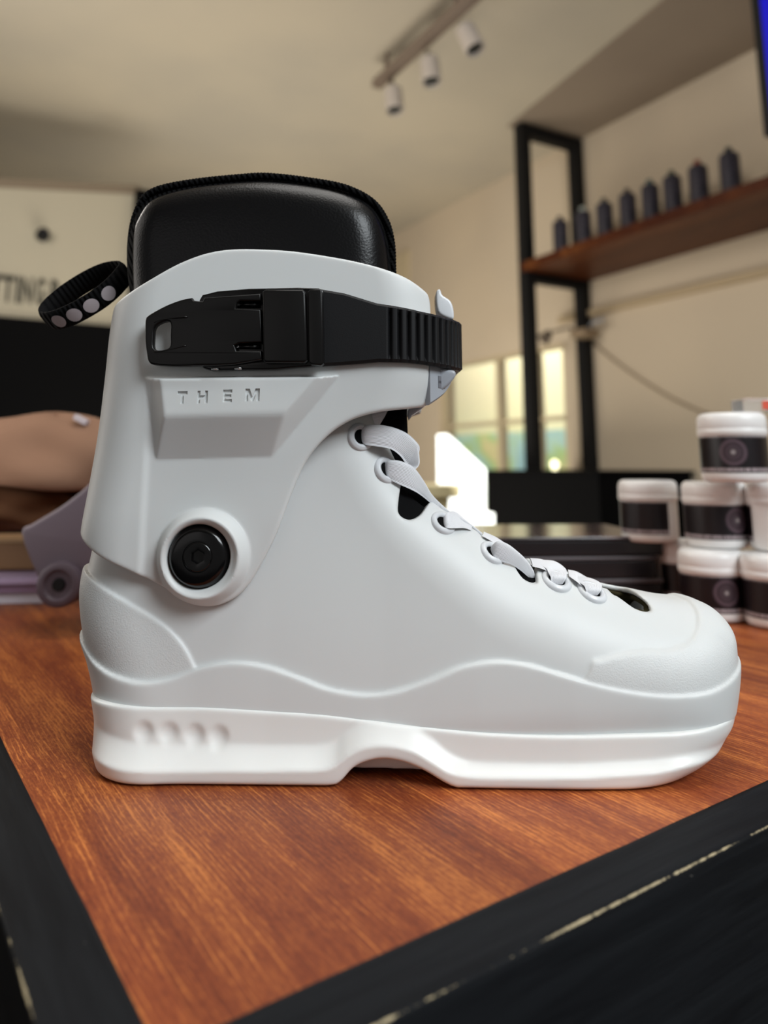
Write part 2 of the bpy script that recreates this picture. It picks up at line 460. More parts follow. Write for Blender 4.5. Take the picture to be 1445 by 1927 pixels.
# ceiling, and a thin slab in a darker colour beside the right wall
SE = 2.684-.50
quad_slab('ceiling', [rp(-3, -5, ZC), rp(-3, WALL+.1, ZC), rp(SB, WALL+.1, ZC), rp(SB, -5, ZC)], (0, 0, .06), M['ceil'])
a0 = at_z(985, 215, ZC-.01); a1 = at_z(1250, 0, ZC-.01); dd = (a1-a0)/np.linalg.norm(a1-a0)
a0e = a0-dd*.15; a1e = a1+dd*2.2
bm = bmesh.new()
P_ = [a0e, a1e, np.array([*(a1e[:2]+D2[:2]*(WALL-a1e@D2)), ZC-.01]), np.array([*(a0e[:2]+D2[:2]*(WALL-a0e@D2)), ZC-.01])]
quad_slab('trim_1', P_, (0, 0, .009), M['ceil_strip'])
# right wall with a window opening
def wallpt(px, py): return at_plane(px, py, D2, WALL)
wl = wallpt(826, 700)@D1; wr = wallpt(1064, 700)@D1
wt = wallpt(960, 664)[2]; wb = ZF+.75
def wall_piece(name, s0, s1, z0, z1, m): quad_slab(name, [rp(s0, WALL, z0), rp(s1, WALL, z0), rp(s1, WALL, z1), rp(s0, WALL, z1)], D2*.12, m)
zs = wallpt(1300, 447)[2]
bm = bmesh.new()
for s0, s1, z0, z1 in ((-2.5, wr, ZF, ZC), (wl, SB, ZF, ZC), (wr, wl, ZF, wb), (wr, wl, wt, ZC)):
    box_bm(rp((s0+s1)/2, WALL+.06, (z0+z1)/2), D1*(s1-s0)/2, D2*.06, UZ*(z1-z0)/2, bm)
o = from_bm('wall_right', bm, M['wallr']); o['kind'] = 'structure'
# pale upper band of the wall and a run of conduit below the shelf
zb1 = wallpt(1420, 420)[2]
c0 = wallpt(1121, 592); c1 = wallpt(1445, 507)
o = from_bm('trim_2', box_bm(rp((c0@D1+c1@D1)/2-.6, WALL-.012, (c0[2]+c1[2])/2), D1*1.3, D2*.014, UZ*.016), M['conduit'], bev=.004); o['kind'] = 'structure'
quad_slab('wall_back', [rp(SB, -5, ZF), rp(SB, WALL, ZF), rp(SB, WALL, ZC), rp(SB, -5, ZC)], D1*.1, M['wallr'])
# window frame, mullions, transom, glass
bm = bmesh.new(); fw = .035
win = empty('window_1', rp((wl+wr)/2, WALL, wb)); win['kind'] = 'structure'
M['winframe'] = mat('cream_window_frame', srgb(206, 190, 158), .5)
def bar(bm, s0, s1, z0, z1, t=WALL+.04, d=.025): box_bm(rp((s0+s1)/2, t, (z0+z1)/2), D1*abs(s1-s0)/2, D2*d, UZ*abs(z1-z0)/2, bm)
sm1 = wallpt(934, 780)@D1; sm2 = wallpt(1004, 780)@D1; ztr = wallpt(934, 795)[2]
bar(bm, wl-fw, wl, wb, wt); bar(bm, wr, wr+fw, wb, wt); bar(bm, wl, wr, wt-fw*.6, wt); bar(bm, wl, wr, wb, wb+fw)
bar(bm, sm1-.018, sm1+.018, wb, wt); bar(bm, sm2-.018, sm2+.018, wb, wt); bar(bm, wl, wr, ztr-.012, ztr+.012)
from_bm('window_frame', bm, M['winframe'], win)
M['glass'] = mat('window_glass', (1, 1, 1, 1), .02, trans=1, ior=1.02)
bm = bmesh.new(); bar(bm, wl, wr, wb, wt, WALL+.055, .003); from_bm('pane', bm, M['glass'], win)
M['blind'] = mat('cream_blind', srgb(240, 232, 180), .9)
# outside: cream rendered house front with a blue and green painted hoarding below it
M['outwall'] = mat('cream_rendered_facade', srgb(238, 232, 200), .9)
mm = mat('blue_green_painted_hoarding', (.3, .6, .7, 1), .8); _N, _L, _b = nodes(mm)
_L.new(ramp(mm, noise(mm, coords(mm), 2.2, 2, .5, .6), [(.38, srgb(165, 210, 228)), (.5, srgb(185, 222, 215)), (.58, srgb(180, 215, 150)), (.68, srgb(222, 218, 170))]), _b.inputs['Base Color'])
zh = at_plane(1000, 812, D2, WALL+1.4)[2]
o = from_bm('house_front', box_bm(rp(5.5, WALL+1.6, 1.0), D1*3.5, D2*.05, UZ*2.4), M['outwall'])
tag(o, 'cream rendered house front seen through the far window', 'building')
o = from_bm('painted_hoarding', box_bm(rp(5.5, WALL+1.4, (zh+ZF)/2), D1*3.5, D2*.04, UZ*(zh-ZF)/2), mm)
tag(o, 'blue and green painted hoarding in the lower half of the far window', 'fence')
area('daylight_outside', tuple(rp(4.6, WALL+.75, 2.2)), tuple(rp(5.4, WALL+1.6, .3)), .7, 62, (1, .98, .9))
# small frame on the right wall
p = wallpt(757, 505)
o = from_bm('picture_frame', box_bm(p-D2*.006, D1*.10, D2*.012, UZ*.11), M['winframe'], bev=.003)
tag(o, 'small cream picture frame on the wall behind the black boot liner', 'picture frame')
# ---- left partition: cream panel above black, with lettering
SP = 3.6
def pp(px, py): return at_plane(px, py, D1, SP)
b0 = pp(-60, 591); b1 = pp(262, 618)
tl = pp(-60, 345); tr = pp(262, 362)
zbk = (b0[2]+b1[2])/2
quad_slab('wall_left', [tl, tr, np.array([tr[0], tr[1], zbk]), np.array([tl[0], tl[1], zbk])], D1*.05, M['band'])
quad_slab('trim_3', [tl+UZ*-.012-D1*.004, tr+UZ*-.012-D1*.004, tr+UZ*.035-D1*.004, tl+UZ*.03-D1*.004], D1*.06, M['bandtop'])  # darker gap along the panel top, drawn as a brown strip
q0 = np.array([tl[0], tl[1], zbk]); q1 = np.array([tr[0], tr[1], zbk])
quad_slab('trim_4', [q0-D1*.02, q1-D1*.02, np.array([q1[0], q1[1], ZF])-D1*.02, np.array([q0[0], q0[1], ZF])-D1*.02], D1*.06, M['black'])
pc = pp(262, 450)
o = from_bm('trim_5', box_bm(np.array([pc[0], pc[1], (tr[2]+ZF)/2])-D1*.02, D2*.035, D1*.03, UZ*(tr[2]-ZF)/2), M['black']); o['kind'] = 'structure'
# round black hook or camera on the panel
p = pp(80, 443)
o = lathe('round_fitting', [(0, .05), (.018, .05), (.026, .04), (.028, .01), (.03, 0), (0, 0)], M['rack'], None, p, -D1)
tag(o, 'small round black fitting on the cream panel at the left', 'wall fitting')
# lettering on the panel
M['ink'] = mat('dark_olive_lettering', srgb(62, 60, 50), .8)
tc = bpy.data.curves.new('t', 'FONT'); tc.size = .165; tc.extrude = .002; tc.offset = .004
lettering = empty('wall_lettering', pp(40, 560))
for ch, px, wd in (('T', -10, .046), ('T', 13, .046), ('I', 31, .014), ('N', 49, .043), ('G', 74, .038), ('R', 103, .046)):
    tc.body = ch; to = bpy.data.objects.new('t', tc); COL.objects.link(to); bpy.context.view_layer.update()
    me = bpy.data.meshes.new_from_object(to.evaluated_get(bpy.context.evaluated_depsgraph_get())); bpy.data.objects.remove(to)
    me.materials.clear(); me.materials.append(M['ink']); me.name = 'letter'
    lo = pp(px, 566+px*.086); xs = [v.co.x for v in me.vertices]; x0, x1 = min(xs), max(xs)
    for v in me.vertices: v.co = tuple(lo+D2*((v.co.x-(x0+x1)/2)/(x1-x0)*wd)+UZ*v.co.y-D1*(.004+v.co.z))
    put(bpy.data.objects.new('letter', me), lettering); COL.objects.link(lettering.children[-1])
tag(lettering, 'dark lettering TTING R on the cream panel behind the pull loop', 'lettering')
# ---- track light
ZT = 1.70
r0 = at_z(708, 160, ZT); r1 = at_z(905, -20, ZT); rd = (r1-r0)/np.linalg.norm(r1-r0)
tl_ = empty('track_light', (r0+r1)/2, 'grey ceiling track rail carrying white spot heads', 'track light')
sd = np.cross(rd, UZ)
from_bm('rail', box_bm((r0+r1)/2+rd*.3, rd*(np.linalg.norm(r1-r0)/2+.3), sd*.022, UZ*.018), M['rail'], tl_, bev=.004)
for f_ in (.12, .8):
    from_bm('rail_hanger', box_bm(r0+(r1-r0)*f_+UZ*.06, sd*.008, rd*.008, UZ*.045), M['rail'], tl_)
for i, (px, py, bx, by, lab) in enumerate(((737, 147, 741, 187, 'white spot head at the near end of the rail, dark lens down'), (806, 92, 810, 132, 'white spot head in the middle of the rail'), (868, 40, 884, 72, 'white spot head at the right, tilted sideways'))):
    a = at_z(px, py, ZT); b_ = at_y(bx, by, a[1]-.02)
    sp = empty('spot_head', a, lab, None); put(sp, tl_)
    if 'label' in sp: pass
    ax = (b_-a); ln = np.linalg.norm(ax); ax = ax/ln
    s1 = tube('stem', [a-UZ*.015, a+ax*ln*.5], .010, M['rail'], tl_)
    s2 = lathe('spot_housing', [(0, -.055), (.026, -.055), (.036, -.045), (.038, .055), (.034, .058), (.030, .045), (0, .045)], M['lamp'], tl_, b_, ax)
    s3 = lathe('lens', [(0, .046), (.029, .046), (.029, .040), (0, .040)], M['lampdark'], tl_, b_, ax)
    s3.parent = s2; s3.matrix_parent_inverse = Matrix.Identity(4)
    bpy.data.objects.remove(sp)
# ---- black rack with timber shelf and spray cans
def solve_post(px, Y):
    p = at_y(px, 700, Y); return p[:2]
Y1 = 3.45; pf = solve_post(998, Y1); Lr = .102*Y1
pf3 = np.array([pf[0], pf[1], 0]); pr3 = pf3+D2*Lr
zt = at_y(998, 236, Y1)[2]; zcount = at_y(998, 884, Y1)[2]
rack = empty('shelf_rack', (pf3[0], pf3[1], zcount), 'tall black steel rack frame holding the long red-brown shelf', 'shelving rack')
hw = .029
for k, (c, lab) in enumerate(((pf3, 0), (pr3, 0), (pf3-D1*2.02, 0), (pr3-D1*2.02, 0))):
    from_bm('post', box_bm((c[0], c[1], (zt+zcount)/2), D1*hw, D2*hw, UZ*(zt-zcount)/2), M['rack'], rack, bev=.004)
for off in (0, -2.02):
    from_bm('top_bar', box_bm((pf3+pr3)/2+D1*off+UZ*(zt-hw), D1*hw*.98, D2*(Lr/2+hw*.98), UZ*hw), M['rack'], rack, bev=.004)
zsh = at_y(1013, 505, Y1)[2]
for off in (0, -2.02):
    from_bm('shelf_bracket', box_bm((pf3+pr3)/2+D1*(off)+UZ*(zsh-.045), D1*hw*.9, D2*Lr/2, UZ*hw*.75), M['rack'], rack, bev=.003)
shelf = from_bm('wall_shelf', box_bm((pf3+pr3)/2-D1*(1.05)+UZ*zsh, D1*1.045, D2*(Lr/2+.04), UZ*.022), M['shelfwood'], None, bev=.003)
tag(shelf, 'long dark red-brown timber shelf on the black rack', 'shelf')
M['can'] = mat('dark_slate_can_print', srgb(52, 50, 66), .4); mm = M['can']; _N, _L, _b = nodes(mm)
_L.new(ramp(mm, noise(mm, coords(mm, 'Generated', (1, 1, 6)), 3, 3, .6), [(.4, srgb(30, 30, 44)), (.62, srgb(66, 62, 76))]), _b.inputs['Base Color'])
M['canrim'] = mat('steel_can_rim', srgb(80, 80, 84), .4, metal=.4)
CAPS = [srgb(48, 48, 58), srgb(186, 196, 190), srgb(40, 52, 56), srgb(54, 48, 50), srgb(58, 92, 96), srgb(66, 78, 66), srgb(142, 72, 54), srgb(46, 56, 58)]
cx = [1055, 1099, 1140, 1185, 1229, 1272, 1323, 1385]
labs = ['dark spray can furthest along the shelf, left of the rear rack post', 'dark spray can with a pale cap standing in front of the rear rack post', 'dark spray can just right of the rear rack post', 'dark spray can fourth from the left on the shelf', 'dark spray can with a teal cap on the shelf', 'dark spray can with an olive cap on the shelf', 'dark spray can with a rust-red cap on the shelf', 'dark spray can nearest the camera, rightmost on the shelf']
tline = ((pf3+pr3)/2)@D2-.045
for i, px in enumerate(cx):
    p = at_plane(px, 450, D2, tline); p = np.array([p[0], p[1], zsh+.0225])
    can = empty('spray_can', p, labs[i], 'spray can', 'spray cans on the timber shelf')
    lathe('can_body', [(0, 0), (.033, 0), (.036, .003), (.0365, .008), (.0365, .186), (.0357, .194), (.031, .203), (.018, .208), (0, .209)], M['can'], can, p, n=28)
    cm = mat('can_cap_colour', CAPS[i], .5)
    lathe('cap', [(0, .230), (.010, .230), (.013, .226), (.014, .208), (0, .208)], cm, can, p, n=24)
# second monitor with a blue screen
mon = empty('monitor', at_y(1460, 100, 2.4), 'black framed monitor with a vivid blue screen at the upper right edge', 'monitor')
e0 = at_plane(1419, 0, D2, 1.75); 
mz0 = at_plane(1443, 262, D2, 1.75)
cmn = np.array([e0[0], e0[1], 0])-D1*.32; 
sedge = at_plane(1432, 120, D2, 1.75)@D1
MC = rp(sedge-.36, 1.75, 0); zlo = mz0[2]; zhi = zlo+.62
from_bm('bezel', box_bm(MC+UZ*(zlo+zhi)/2, D1*.36, D2*.02, UZ*(zhi-zlo)/2), M['rack'], mon, bev=.004)
M['screen'] = mat('blue_screen', (0, 0, 0, 1), .3, emit=(.0, .0, .62, 1), estr=.8)
from_bm('screen', box_bm(MC+UZ*(zlo+zhi)/2-D2*.0205, D1*.333, D2*.001, UZ*((zhi-zlo)/2-.028)), M['screen'], mon)
from_bm('mount_arm', box_bm(MC+UZ*((zlo+zhi)/2)+D2*((pf3@D2-1.75)/2), D1*.03, D2*((pf3@D2-1.75)/2-.01), UZ*.03), M['rack'], mon)
# ---- black counter under the rack
ct0 = at_y(914, 884, 3.05); cnt = empty('counter', (ct0[0], ct0[1], ZF), 'black counter cabinet below the rack', 'counter')
zc_ = zcount-.0005
c_s1 = pf3@D1+.14; t0 = pf3@D2-.22
pL = at_plane(914, 900, D1, c_s1)@D2
bm = box_bm(rp(c_s1-.35, (pL+WALL-.02)/2, (zc_-.012+ZF)/2), D1*.35, D2*(WALL-.02-pL)/2, UZ*(zc_-.012-ZF)/2)
from_bm('cabinet_body', bm, M['black'], cnt, bev=.003)
from_bm('counter_top', box_bm(rp(c_s1-.35, (pL+WALL-.02)/2, zc_-.006), D1*.36, D2*((WALL-.02-pL)/2+.01), UZ*.0058), M['black'], cnt, bev=.002)
# cream boxes on a low cream cabinet, left of the sunlit panel
cb = at_y(797, 880, 2.1)
M['cream'] = mat('cream_laminate', srgb(196, 182, 140), .5)
lowc = from_bm('low_cabinet', box_bm((cb[0], 2.1, (-.09+ZF)/2), (.11, 0, 0), (0, .11, 0), (0, 0, (-.09-ZF)/2)), M['cream'], None, bev=.005)
tag(lowc, 'cream low cabinet behind the laces', 'cabinet')
for i, (dx, z0, z1, r, lab) in enumerate(((.0, -.089, -.03, .075, 'wide cream tin under the round lid behind the laces'), (.0, -.029, .04, .068, 'round cream tin stacked on top behind the laces'), (0, .041, .075, .10, 'flat cream tin topmost behind the laces'))):
    c = np.array([cb[0], 2.1, z0]); o = lathe('round_tin', [(0, 0), (r*.95, 0), (r, .005), (r, (z1-z0)*.7), (r*1.03, (z1-z0)*.72), (r*1.03, (z1-z0)-.005), (r, z1-z0), (0, z1-z0)], M['cream'], None, c)
    tag(o, lab, 'tin', 'cream tins behind the laces')
# white board added in the outline of the sunlit patch
M['board'] = mat('white_board', (.9, .92, .88, 1), .7)
YB = 2.3
bp = [(822, 818), (842, 818), (913, 884), (913, 962), (929, 966), (929, 1080), (822, 1080)]
lp = [(at_y(x, y, YB)[0], at_y(x, y, YB)[2]) for x, y in bp]
lp[-2] = (lp[-2][0], ZF+.001); lp[-1] = (lp[-1][0], ZF+.001)
brd = prism('sunlit_patch_board', [lp], YB, .015, M['board'], None, .002)
tag(brd, 'white board added in the outline of a sunlit patch behind the laces', 'white board')
sl = bpy.data.lights.new('sunbeam_spot', 'SPOT'); sl.energy = 900; sl.spot_size = math.radians(9); sl.spot_blend = .2; sl.shadow_soft_size = .02; sl.color = (1, 1, .96)  # spot added inside the room to stand for a sunbeam on the board
so = bpy.data.objects.new('sunbeam_spot', sl); COL.objects.link(so); so.location = (.9, .2, 1.6)
tgt = at_y(875, 915, YB); so.rotation_euler = (Vector(tgt)-so.location).to_track_quat('-Z', 'Y').to_euler()
# small glowing bulb on the counter
gb = at_plane(1043, 864, D1, c_s1-.15); M['bulb'] = mat('glowing_bulb', (1, .95, .6, 1), .4, emit=(1, .93, .6, 1), estr=3)
o = lathe('night_light', [(0, -.02), (.012, -.02), (.012, -.008), (.018, 0), (.018, .010), (.011, .020), (0, .024)], M['bulb'], None, (gb[0], gb[1], zc_+.0205))
tag(o, 'tiny glowing bulb standing on the black counter', 'lamp')
# cable drooping on the right wall
pts = catmull([wallpt(x, y)-D2*.008 for x, y in ((1118, 645), (1160, 680), (1225, 725), (1300, 765), (1400, 800), (1520, 820))], 6)
M['cable'] = mat('beige_cable', srgb(150, 130, 105), .6)
o = tube('cable', pts, .004, M['cable'], None, 6); tag(o, 'thin beige cable drooping along the cream wall', 'cable')
# clip lamp on the rear post
cl = at_plane(1100, 628, D2, pr3@D2-.06)
clip = empty('clip_lamp', cl, 'small beige clip lamp clamped round the rear rack post', 'lamp')
from_bm('clamp', box_bm(cl, D1*.05, D2*.05, UZ*.02), M['cable'], clip, bev=.008)
M['clipm'] = mat('brown_lamp_shade', srgb(105, 92, 78), .5)
tube('lamp_arm', [cl, cl+D1*.08+UZ*.04-D2*.02, cl+D1*.15+UZ*.03-D2*.06], .007, M['clipm'], clip)
lathe('lamp_shade', [(.012, .0), (.02, .01), (.034, .06), (.030, .06), (.01, .012)], M['clipm'], clip, cl+D1*.16+UZ*.03-D2*.07, D1*.7-UZ*.6-D2*.2)
tube('lamp_arm', [cl, cl-D1*.05+UZ*.045, cl-D1*.13+UZ*.05], .006, M['bracket'], clip)

# ================================================================== THE TABLE
T1 = np.array([-math.sin(TA), math.cos(TA), 0]); T2 = np.array([math.cos(TA), math.sin(TA), 0])
li = (at_z(0, 1395, 0)@T2+at_z(270, 1927, 0)@T2)/2        # inner edge of left border
fi = (at_z(600, 1851, 0)@T1+at_z(1445, 1476, 0)@T1)/2     # inner edge of front border
lo_ = (at_z(0, 1725, 0)@T2+at_z(60, 1927, 0)@T2)/2
fo = (at_z(723, 1927, 0)@T1+at_z(1445, 1561, 0)@T1)/2
def tp(a, b, z): return T1*a+T2*b+UZ*z
LT, WT = 1.25, 1.0
table = empty('table', tp(fo+.5, lo_+.4, ZF), 'stained wooden table with a worn black painted border', 'table')
bm = box_bm(tp((fi+LT)/2, (li+WT)/2, -.015), T1*(LT-fi)/2, T2*(WT-li)/2, UZ*.015)
top = from_bm('table_top', bm, M['wood'], table)
top['label'] = 'red-brown stained wooden boards'
def border(name, s0, s1, t0_, t1_, z0, z1, m, wear):
    """painted board; the edges of its outer arris carry chipped paint"""
    nseg = 160; V = []; Fc = []; long_s = (s1-s0) > (t1_-t0_); prof = []
    # profile across: inner->outer edge then down the face
    across = (t1_-t0_) if long_s else (s1-s0)
    r = .0012; N_ = 6
    P2 = [(0, z1-.004), (0, z1-.0006), (.0006, z1)]
    for k in range(1, 12): P2.append((.0006+(across-.0006-r)*k/12, z1))
    for k in range(N_+1):
        a = math.pi/2*(k/N_); P2.append((across-r+r*math.sin(a), z1-r+r*math.cos(a)))
    for k in range(1, 14): P2.append((across, z1-r-(z1-r-z0)*(k/13)**2))
    V = []; wv = []; rng = np.random.RandomState(3)
    n1 = np.cumsum(rng.randn(nseg+1))*.00012; n1 -= np.linspace(n1[0], n1[-1], nseg+1)
    chip = np.convolve(rng.rand(nseg+9)**3, np.ones(3)/3, 'same')[:nseg+1]
    for i in range(nseg+1):
        f = i/nseg
        for u, z in P2:
            de = math.hypot(u-across, z-z1)
            w_ = math.exp(-(de/.0012)**2)
            uu, zz = u, z
            if w_ > .05: uu -= .0012*chip[i]*w_; zz -= .0010*chip[i]*w_
            if u < .0007: uu += n1[i]*.5
            if long_s: q = tp(s0+(s1-s0)*f, t1_-uu if True else 0, zz)
            else: q = tp(s1-uu, t0_+(t1_-t0_)*f, zz)
            V.append(q); wv.append(w_)
    k = len(P2)
    for i in range(nseg):
        for j in range(k-1): Fc.append((i*k+j, i*k+j+1, (i+1)*k+j+1, (i+1)*k+j))
    Fc.append(tuple(range(k))); Fc.append(tuple(range(nseg*k, nseg*k+k))[::-1])
    o = mesh(name, V, Fc, m, table, True); sharp(o, 50)
    at = o.data.attributes.new('wear', 'FLOAT', 'POINT'); at.data.foreach_set('value', wv)
    bm = bmesh.new(); bm.from_mesh(o.data); bmesh.ops.recalc_face_normals(bm, faces=bm.faces); bm.to_mesh(o.data); bm.free()
    return o
border('front_border', fo, fi+.0006, lo_, WT, -.30, .0008, M['trimblack'], 1)
border('side_border', fi-.0004, LT, lo_, li+.0004, -.035, .0006, M['trimblack2'], 1)
for a, b in ((fo+.06, lo_+.06), (LT-.06, lo_+.06), (fo+.06, WT-.06), (LT-.06, WT-.06)):
    from_bm('leg', box_bm(tp(a, b, (ZF-.031)/2), T1*.03, T2*.03, UZ*(-.031-ZF)/2), M['rack'], table, bev=.003)

# ---- jars
M['jarwhite'] = mat('white_jar_plastic', (.80, .79, .78, 1), .3, spec=.5)
ml = mat('black_jar_label', srgb(20, 14, 18), .35); _N, _L, _b = nodes(ml)
_tc = _N.new('ShaderNodeTexCoord'); _sp = _N.new('ShaderNodeSeparateXYZ'); _L.new(_tc.outputs['Object'], _sp.inputs[0])
_ang = mathn(ml, 'MULTIPLY', mathn(ml, 'ARCTAN2', _sp.outputs[0], mathn(ml, 'MULTIPLY', _sp.outputs[1], -1.0)), .0268)
_v = mathn(ml, 'SUBTRACT', _sp.outputs[2], .0245)
_r = mathn(ml, 'SQRT', mathn(ml, 'ADD', mathn(ml, 'MULTIPLY', _ang, _ang), mathn(ml, 'MULTIPLY', _v, _v)))
_rc = ramp(ml, mathn(ml, 'MULTIPLY', _r, 60.0), [(0, srgb(176, 168, 168)), (.10, srgb(120, 110, 112)), (.18, srgb(48, 38, 43)), (.30, srgb(78, 64, 72)), (.42, srgb(46, 36, 41)), (.55, srgb(90, 74, 82)), (.64, srgb(70, 56, 64)), (.68, srgb(20, 14, 18))])
_L.new(_rc.node.outputs['Color'], _b.inputs['Base Color'])
# a line of small white print along the lower edge, a second one along the top
_th = _N.new('ShaderNodeCombineXYZ'); _L.new(mathn(ml, 'MULTIPLY', _ang, 520.0), _th.inputs[0])
_pn = noise(ml, _th.outputs[0], 1.6, 2, .7)
_pm = mathn(ml, 'GREATER_THAN', _pn, .47)
_b1 = mathn(ml, 'MULTIPLY', mathn(ml, 'GREATER_THAN', _v, -.0155), mathn(ml, 'LESS_THAN', _v, -.0128))
_b2 = mathn(ml, 'MULTIPLY', mathn(ml, 'GREATER_THAN', _v, .0118), mathn(ml, 'LESS_THAN', _v, .0130))
_bb = mathn(ml, 'MULTIPLY', mathn(ml, 'MAXIMUM', _b1, mathn(ml, 'MULTIPLY', _b2, .4)), _pm)
_L.new(mixc(ml, mathn(ml, 'MULTIPLY', _bb, .8), _rc, srgb(190, 176, 180)), _b.inputs['Base Color'])
M['jarlabel'] = ml
JR, JH = .0272, .0575
def local_lathe(name, prof, m, n=48, a0=0, a1=2*math.pi):
    k = len(prof); V = []; Fc = []; full = abs(a1-a0-2*math.pi) < 1e-6
    for i in range(n+(0 if full else 1)):
        t = a0+(a1-a0)*i/n
        for r, h in prof: V.append((r*math.sin(t), -r*math.cos(t), h))
    R_ = n
    for i in range(R_):
        j = (i+1) % n if full else i+1
        for s in range(k-1): Fc.append((i*k+s, j*k+s, j*k+s+1, i*k+s+1))
    me = bpy.data.meshes.new(name); me.from_pydata(V, [], Fc); me.materials.append(m)
    bm = bmesh.new(); bm.from_mesh(me); bmesh.ops.remove_doubles(bm, verts=bm.verts, dist=1e-7); bmesh.ops.recalc_face_normals(bm, faces=bm.faces); bm.to_mesh(me); bm.free()
    me.shade_smooth()
    o = bpy.data.objects.new(name, me); COL.objects.link(o); sharp(o, 45); return o
j0 = bpy.data.objects.new('cosmetic_jar', None); COL.objects.link(j0)
jb = local_lathe('jar_body', [(0, 0), (.022, 0), (.0250, .001), (.0262, .003), (.0265, .006), (.0265, .040), (.024, .0405), (0, .0405)], M['jarwhite'])
jl = local_lathe('jar_lid', [(0, .0385), (.0272, .0385), (.0277, .0392), (.0277, .0435), (.0273, .0440), (.0275, .0446), (.0274, .0520), (.0262, .0555), (.0235, .0572), (.012, .0575), (0, .0575)], M['jarwhite'])
jt = local_lathe('jar_label', [(.0265, .0078), (.02672, .0079), (.02672, .0374), (.0265, .0375)], M['jarlabel'], 48, -2.5, 2.5)
for c in (jb, jl, jt): c.parent = j0
jt['label'] = 'black printed label'
jars = [ # px centre, Y, level, rotation, label
 (1341, .676, 0, .0, 'white-lidded jar with a round emblem on its black label, bottom row behind the boot toe'),
 (1461, .645, 0, .55, 'white-lidded jar in the bottom row, cut by the right edge of the photo'),
 (1288, .752, 0, 1.3, 'white-lidded jar half hidden at the back of the bottom row'),
 (1221, .742, 1, -2.13, 'white-lidded jar turned so its label back shows, leftmost of the middle row'),
 (1346, .690, 1, .30, 'white-lidded jar in the centre of the middle row, emblem at its right side'),
 (1470, .660, 1, 2.28, 'jar turned to its plain blank side, right of the middle row'),
 (1379, .640, 2, -.44, 'single white-lidded jar on top of the jar pyramid')]
JG = 'white jars stacked in a pyramid on the table'
for i, (px, Y, lev, rz, lab) in enumerate(jars):
    u = (px-722.5)/F_PX/(CT+.25*ST) if lev < 2 else (px-722.5)/F_PX/(CT+.15*ST)
    v_ = at_y(px, 1100 if lev == 0 else (970 if lev == 1 else 840), Y)
    if i == 0: j = j0; parts = None
    else:
        j = j0.copy(); COL.objects.link(j)
        for c in (jb, jl, jt):
            d = c.copy(); COL.objects.link(d); d.parent = j
    j.location = (v_[0], Y, .0004+lev*(JH+.0003)); j.rotation_euler = (0, 0, rz)
    tag(j, lab, 'jar', JG)
# small clear box with a red sticker on the top jar
cb_ = at_y(1448, 760, .64)
M['clear'] = mat('clear_plastic', (.95, .95, .95, 1), .08, trans=.85, ior=1.2)
tj = at_y(1379, 840, .64)
bxx = empty('clear_box', (tj[0]+.020, .64, .0004+3*JH+.001), 'small clear box with a red sticker standing on the top jar', 'box')
zb_ = .0004+3*JH+.0012
from_bm('box_body', box_bm((tj[0]+.022, .645, zb_+.006), (.013, 0, 0), (0, .012, 0), (0, 0, .006)), M['clear'], bxx, bev=.0015)
M['red'] = mat('red_sticker', srgb(214, 84, 60), .5)
from_bm('sticker', box_bm((tj[0]+.029, .6326, zb_+.006), (.0045, 0, 0), (0, .0003, 0), (0, 0, .0035)), M['red'], bxx)

# ---- stacked dark cases on the table
M['case'] = mat('dark_glossy_case', srgb(26, 24, 27), .25, spec=.5)
M['caselid'] = mat('smoky_case_lid', srgb(52, 46, 48), .16, spec=.6); mm = M['caselid']; _N, _L, _b = nodes(mm)
_L.new(ramp(mm, noise(mm, coords(mm), 9, 3, .5, .5), [(.35, srgb(34, 30, 32)), (.55, srgb(74, 60, 62)), (.7, srgb(98, 62, 66))]), _b.inputs['Base Color'])
M['seam'] = mat('grey_case_rim', srgb(84, 78, 82), .35)
ce = at_y(1250, 1080, .72)
zz = .0004
for i, (hgt, dx, lab) in enumerate(((.024, .0, 'dark glossy flat case at the bottom of the stack behind the toe'), (.020, -.004, 'dark glossy flat case in the middle of the stack behind the toe'), (.018, .002, 'dark flat case with a smoky patterned lid, topmost of its stack'))):
    c = np.array([ce[0]-.115+dx, .80, zz]); cs = empty('flat_case', c, lab, 'case', 'dark cases stacked behind the boot toe')
    ax, ay = np.array([.112, .008, 0]), np.array([-.006, .075, 0])
    from_bm('case_body', box_bm(c+UZ*(hgt*.42), ax, ay, UZ*hgt*.42), M['case'], cs, bev=.002, seg=3)
    from_bm('case_lid', box_bm(c+UZ*(hgt*.92), ax*1.008, ay*1.008, UZ*hgt*.075), M['caselid'] if i == 2 else M['seam'], cs, bev=.0012)
    zz += hgt+.0004

